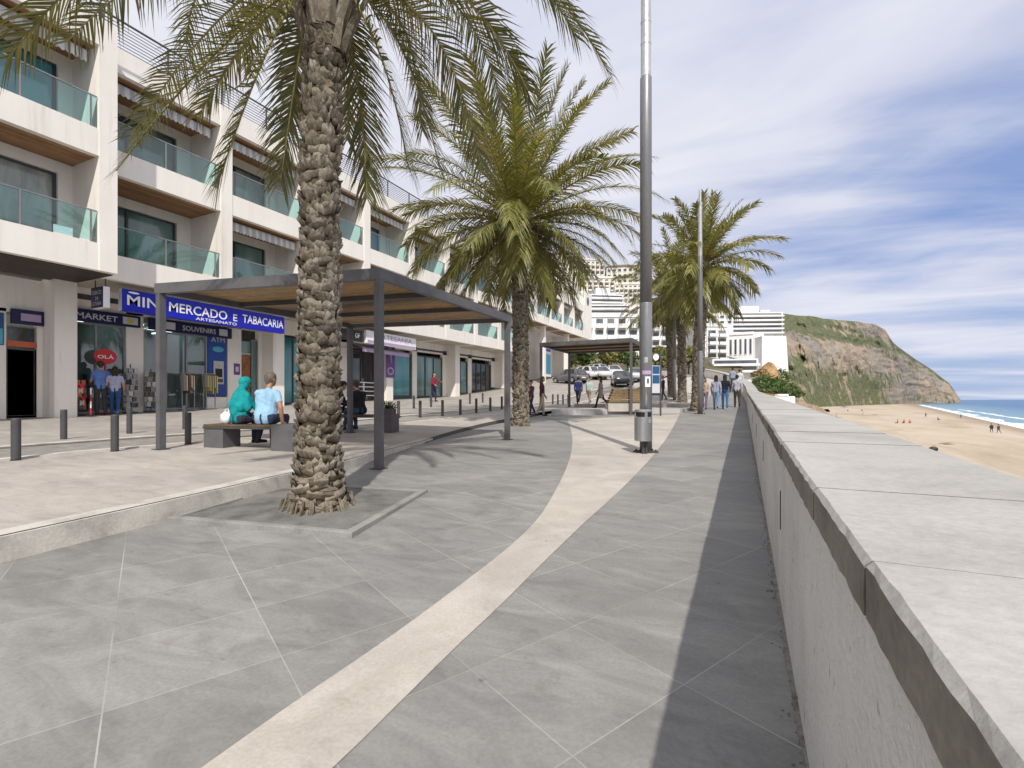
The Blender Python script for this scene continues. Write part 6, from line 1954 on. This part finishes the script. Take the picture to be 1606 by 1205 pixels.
mb = MB(); leaf_blob(mb, (0, 0, .2), (2.0, 1.6, 1.7), 600, rn, .25); mb.build('foliage', M['bush'], e)
for i, (px, Y, py, r_, lab) in enumerate(((1258, 60, 628, 1.5, 'tan boulder on the sand at the right end of the shrub'), (1268, 75, 632, 1.3, 'small brown boulder farther right on the sand by the shrub'), (1250, 52, 634, 1.2, 'grey brown boulder between the wall and shrub'))):
    q = pxp(px, Y, py); rock('rock', lab, (q.x, q.y, zbeach(q.x, q.y)+r_*.6), (r_, r_*1.2, r_*2.0 if i == 0 else r_*1.6), 'rock', 11+i*2.3, 20, 12)
q = pxp(1228, 36, 624); e = empty('concrete_block', (q.x, q.y, q.z-.45), .3); tag(e, 'white painted concrete stub beyond the wall in front of the shrub', 'block')
mb = MB(); mb.box(-.85, .75, -.3, .3, -2.5, .55); mb.box(-.5, .3, -.34, .34, .55, .72); mb.build('block', M['white2'], e, bevel=.08)
# pale ruin on the cliff foot and scattered bushes on the headland foot
# ------------------------------------------------------------------ beach life
def beach(px, py): return G(px, py, lambda x, y: zbeach(x, y))
bp_ = [((1555, 679), 'stand', (0.03, 0.03, 0.04), (0.03, 0.035, 0.05), 'left one of the dark dressed pair walking at the waterline'), ((1566, 680), 'stand', (0.05, 0.06, 0.1), (0.03, 0.03, 0.04), 'right one of the dark dressed pair walking at the waterline'),
      ((1408, 664), 'sit', (0.30, 0.06, 0.05), (0.1, 0.05, 0.05), 'leftmost of three people in red sitting on the sand'), ((1418, 664), 'sit', (0.42, 0.12, 0.08), (0.2, 0.06, 0.05), 'middle of three people in red sitting on the sand'), ((1427, 664), 'sit', (0.5, 0.16, 0.12), (0.25, 0.1, 0.08), 'rightmost of three people in red sitting on the sand'),
      ((1452, 655), 'stand', (0.2, 0.14, 0.10), (0.08, 0.08, 0.1), 'person in brown standing alone mid beach toward the sea'), ((1471, 659), 'sit', (0.03, 0.03, 0.05), (0.05, 0.05, 0.06), 'person in black seated alone near the sea'), ((1503, 656), 'stand', (0.65, 0.65, 0.66), (0.4, 0.42, 0.5), 'person in white at the edge of the surf'), ((1507, 657), 'stand', (0.4, 0.2, 0.16), (0.1, 0.1, 0.14), 'bather with tan back at the edge of the surf beside the one in white'),
      ((1352, 645), 'sit', (0.1, 0.1, 0.12), (0.1, 0.1, 0.12), 'seated sunbather in grey in the middle of the far beach'), ((1354, 650), 'sit', (0.5, 0.45, 0.42), (0.2, 0.2, 0.25), 'seated sunbather in pale top in the middle of the far beach'), ((1300, 650), 'sit', (0.3, 0.2, 0.2), (0.1, 0.1, 0.1), 'seated person right of the dark beach shelter'), ((1330, 645), 'sit', (0.1, 0.06, 0.16), (0.05, 0.05, 0.08), 'seated person in dark purple below the parasol'), ((1312, 654), 'sit', (0.45, 0.42, 0.4), (0.2, 0.2, 0.2), 'seated person in beige near the wall side of the beach')]
for i, (pp, ps, tc_, bc_, lab) in enumerate(bp_):
    g = beach(*pp); g.z = zbeach(g.x, g.y)
    person(lab, (g.x, g.y, g.z), R(40*i % 360), 1.74, tc_, bc_, pose=ps, stride=.25 if ps == 'stand' else 0, voxel=.035, fingers=False, seat=.02, group='people on the beach', arms=(.4, .3) if ps == 'sit' else (.2, -.2))
def towel(px, py, label, mat, sx=.5, sy=.95):
    g = beach(px, py); e = empty('beach_towel', (g.x, g.y, zbeach(g.x, g.y)+.16), .7); tag(e, label, 'towel')
    vs = []; fs = []
    for i in range(7):
        for j in range(5): vs.append((-sy+2*sy*i/6, -sx+2*sx*j/4, .05*mn.noise(Vector((i, j, px)))))
    for i in range(6):
        for j in range(4): fs.append((i*5+j, i*5+5+j, i*5+6+j, i*5+j+1))
    MB().add(vs, fs).build('cloth', M[mat], e)
towel(1485, 697, 'tan towel lying on the sand nearest the wall edge', 'orange_wood'); towel(1372, 651, 'dark towel on the far beach right of the seated pair', 'dark_metal', .8, 1.2); towel(1318, 655, 'dark grey towel near the wall side of the far beach', 'greyrender', .8, 1.2)
def bagthing(px, py, label, s):
    g = beach(px, py); e = empty('beach_bag', (g.x, g.y, zbeach(g.x, g.y)+.1)); tag(e, label, 'bag')
    mb = MB(); mb.ell((0, 0, .15*s), (.45*s, .3*s, .22*s), 12, 8)
    mb.v = [tuple(Vector(v)*(1+.35*mn.noise(Vector(v)*3))) for v in mb.v]; mb.build('sack', M['black'], e, smooth=True)
    mb = MB(); mb.tube([(-.2*s, 0, .3*s), (-.1*s, 0, .48*s), (.1*s, 0, .48*s), (.2*s, 0, .3*s)], .03*s, 6); mb.build('handle', M['cope_side'], e)
bagthing(1465, 708, 'dark bag lying alone on the near sand', 1.0)
def parasol(px, py, label, mat, h=2.1, r=1.1):
    g = beach(px, py); e = empty('parasol', (g.x, g.y, zbeach(g.x, g.y)), .3); tag(e, label, 'parasol')
    mb = MB(); mb.tube([(0, 0, -.2), (0, 0, h)], .03, 8); mb.build('pole', M['galv'], e)
    mb = MB(); n = 8
    ps = [(0, 0, h)]+[(math.cos(6.283*i/n)*r, math.sin(6.283*i/n)*r, h-.5) for i in range(n)]
    mb.add(ps, [(0, 1+i, 1+(i+1) % n) for i in range(n)]); mb.build('canopy', M[mat], e)
parasol(1324, 646, 'dark purple parasol on the far beach', 'purple', 2.6, 1.6); parasol(1402, 641, 'yellow green parasol far along the beach', 'yellow', 2.4, 1.8)
g = beach(1297, 646); e = empty('beach_shelter', (g.x, g.y, zbeach(g.x, g.y)), TH); tag(e, 'dark low beach shelter on the far sand near the wall', 'tent')
mb = MB(); mb.add([(-1.5, 0, 0), (1.5, 0, 0), (1.2, 1.6, 0), (-1.2, 1.6, 0), (-.9, .4, 1.15), (.9, .4, 1.15)], [(0, 3, 4), (1, 5, 2), (3, 2, 5, 4), (0, 1, 2, 3)]); mb.build('canopy', M['black'], e)
mb = MB(); mb.tube([(-1.5, 0, 0), (-.9, .35, 1.15), (.9, .35, 1.15), (1.5, 0, 0)], .03, 6); mb.build('pole', M['galv'], e)

# ------------------------------------------------------------------ small trees round the car park
def small_tree(px, Y, hgt, cr, label, mat, seed):
    rnd_ = random.Random(seed); p = at(px, Y, z=0); z = zter(p.x, p.y)-.1
    e = empty('tree', (p.x, p.y, z)); tag(e, label, 'tree', 'small trees round the car park')
    mb = MB(); mb.tube([(0, 0, -.3), (.05, .03, hgt*.35), (0, .1, hgt*.6)], [.13, .1, .06], 8)
    for k in range(5):
        a = k*1.3; mb.tube([(0.03, .04, hgt*.4), (math.cos(a)*cr*.6, math.sin(a)*cr*.6, hgt*.75)], [.06, .02], 6)
    mb.build('trunk', M['bark'], e)
    mb = MB()
    for k in range(9):
        a = k*2.4; q = (math.cos(a)*cr*.55*rnd_.random(), math.sin(a)*cr*.55*rnd_.random(), hgt*rnd_.uniform(.5, .8))
        leaf_blob(mb, q, (cr*.55, cr*.55, cr*.5), 150, rnd_, .3)
        leaf_blob(mb, (q[0], q[1], q[2]-.3), (cr*.5, cr*.5, -cr*.35), 60, rnd_, .3)
    mb.build('crown', M[mat], e)
small_tree(886, 66, 3.6, 1.9, 'small yellow green tree behind the dark grey parked car', 'leaf', 1)
small_tree(916, 70, 3.8, 2.1, 'small green tree behind the white car at left', 'bush', 2)
small_tree(952, 72, 3.8, 2.3, 'round yellow green tree behind the middle of the parked cars', 'leaf', 3)
small_tree(984, 74, 3.6, 2.2, 'small green tree behind the silver car', 'bush', 4)
small_tree(1036, 62, 3.9, 1.7, 'small yellow tree between the signpost and the palm trio', 'leaf', 5)
small_tree(1080, 66, 3.8, 1.7, 'small yellow green tree seen between the palm trunks', 'leaf', 6)
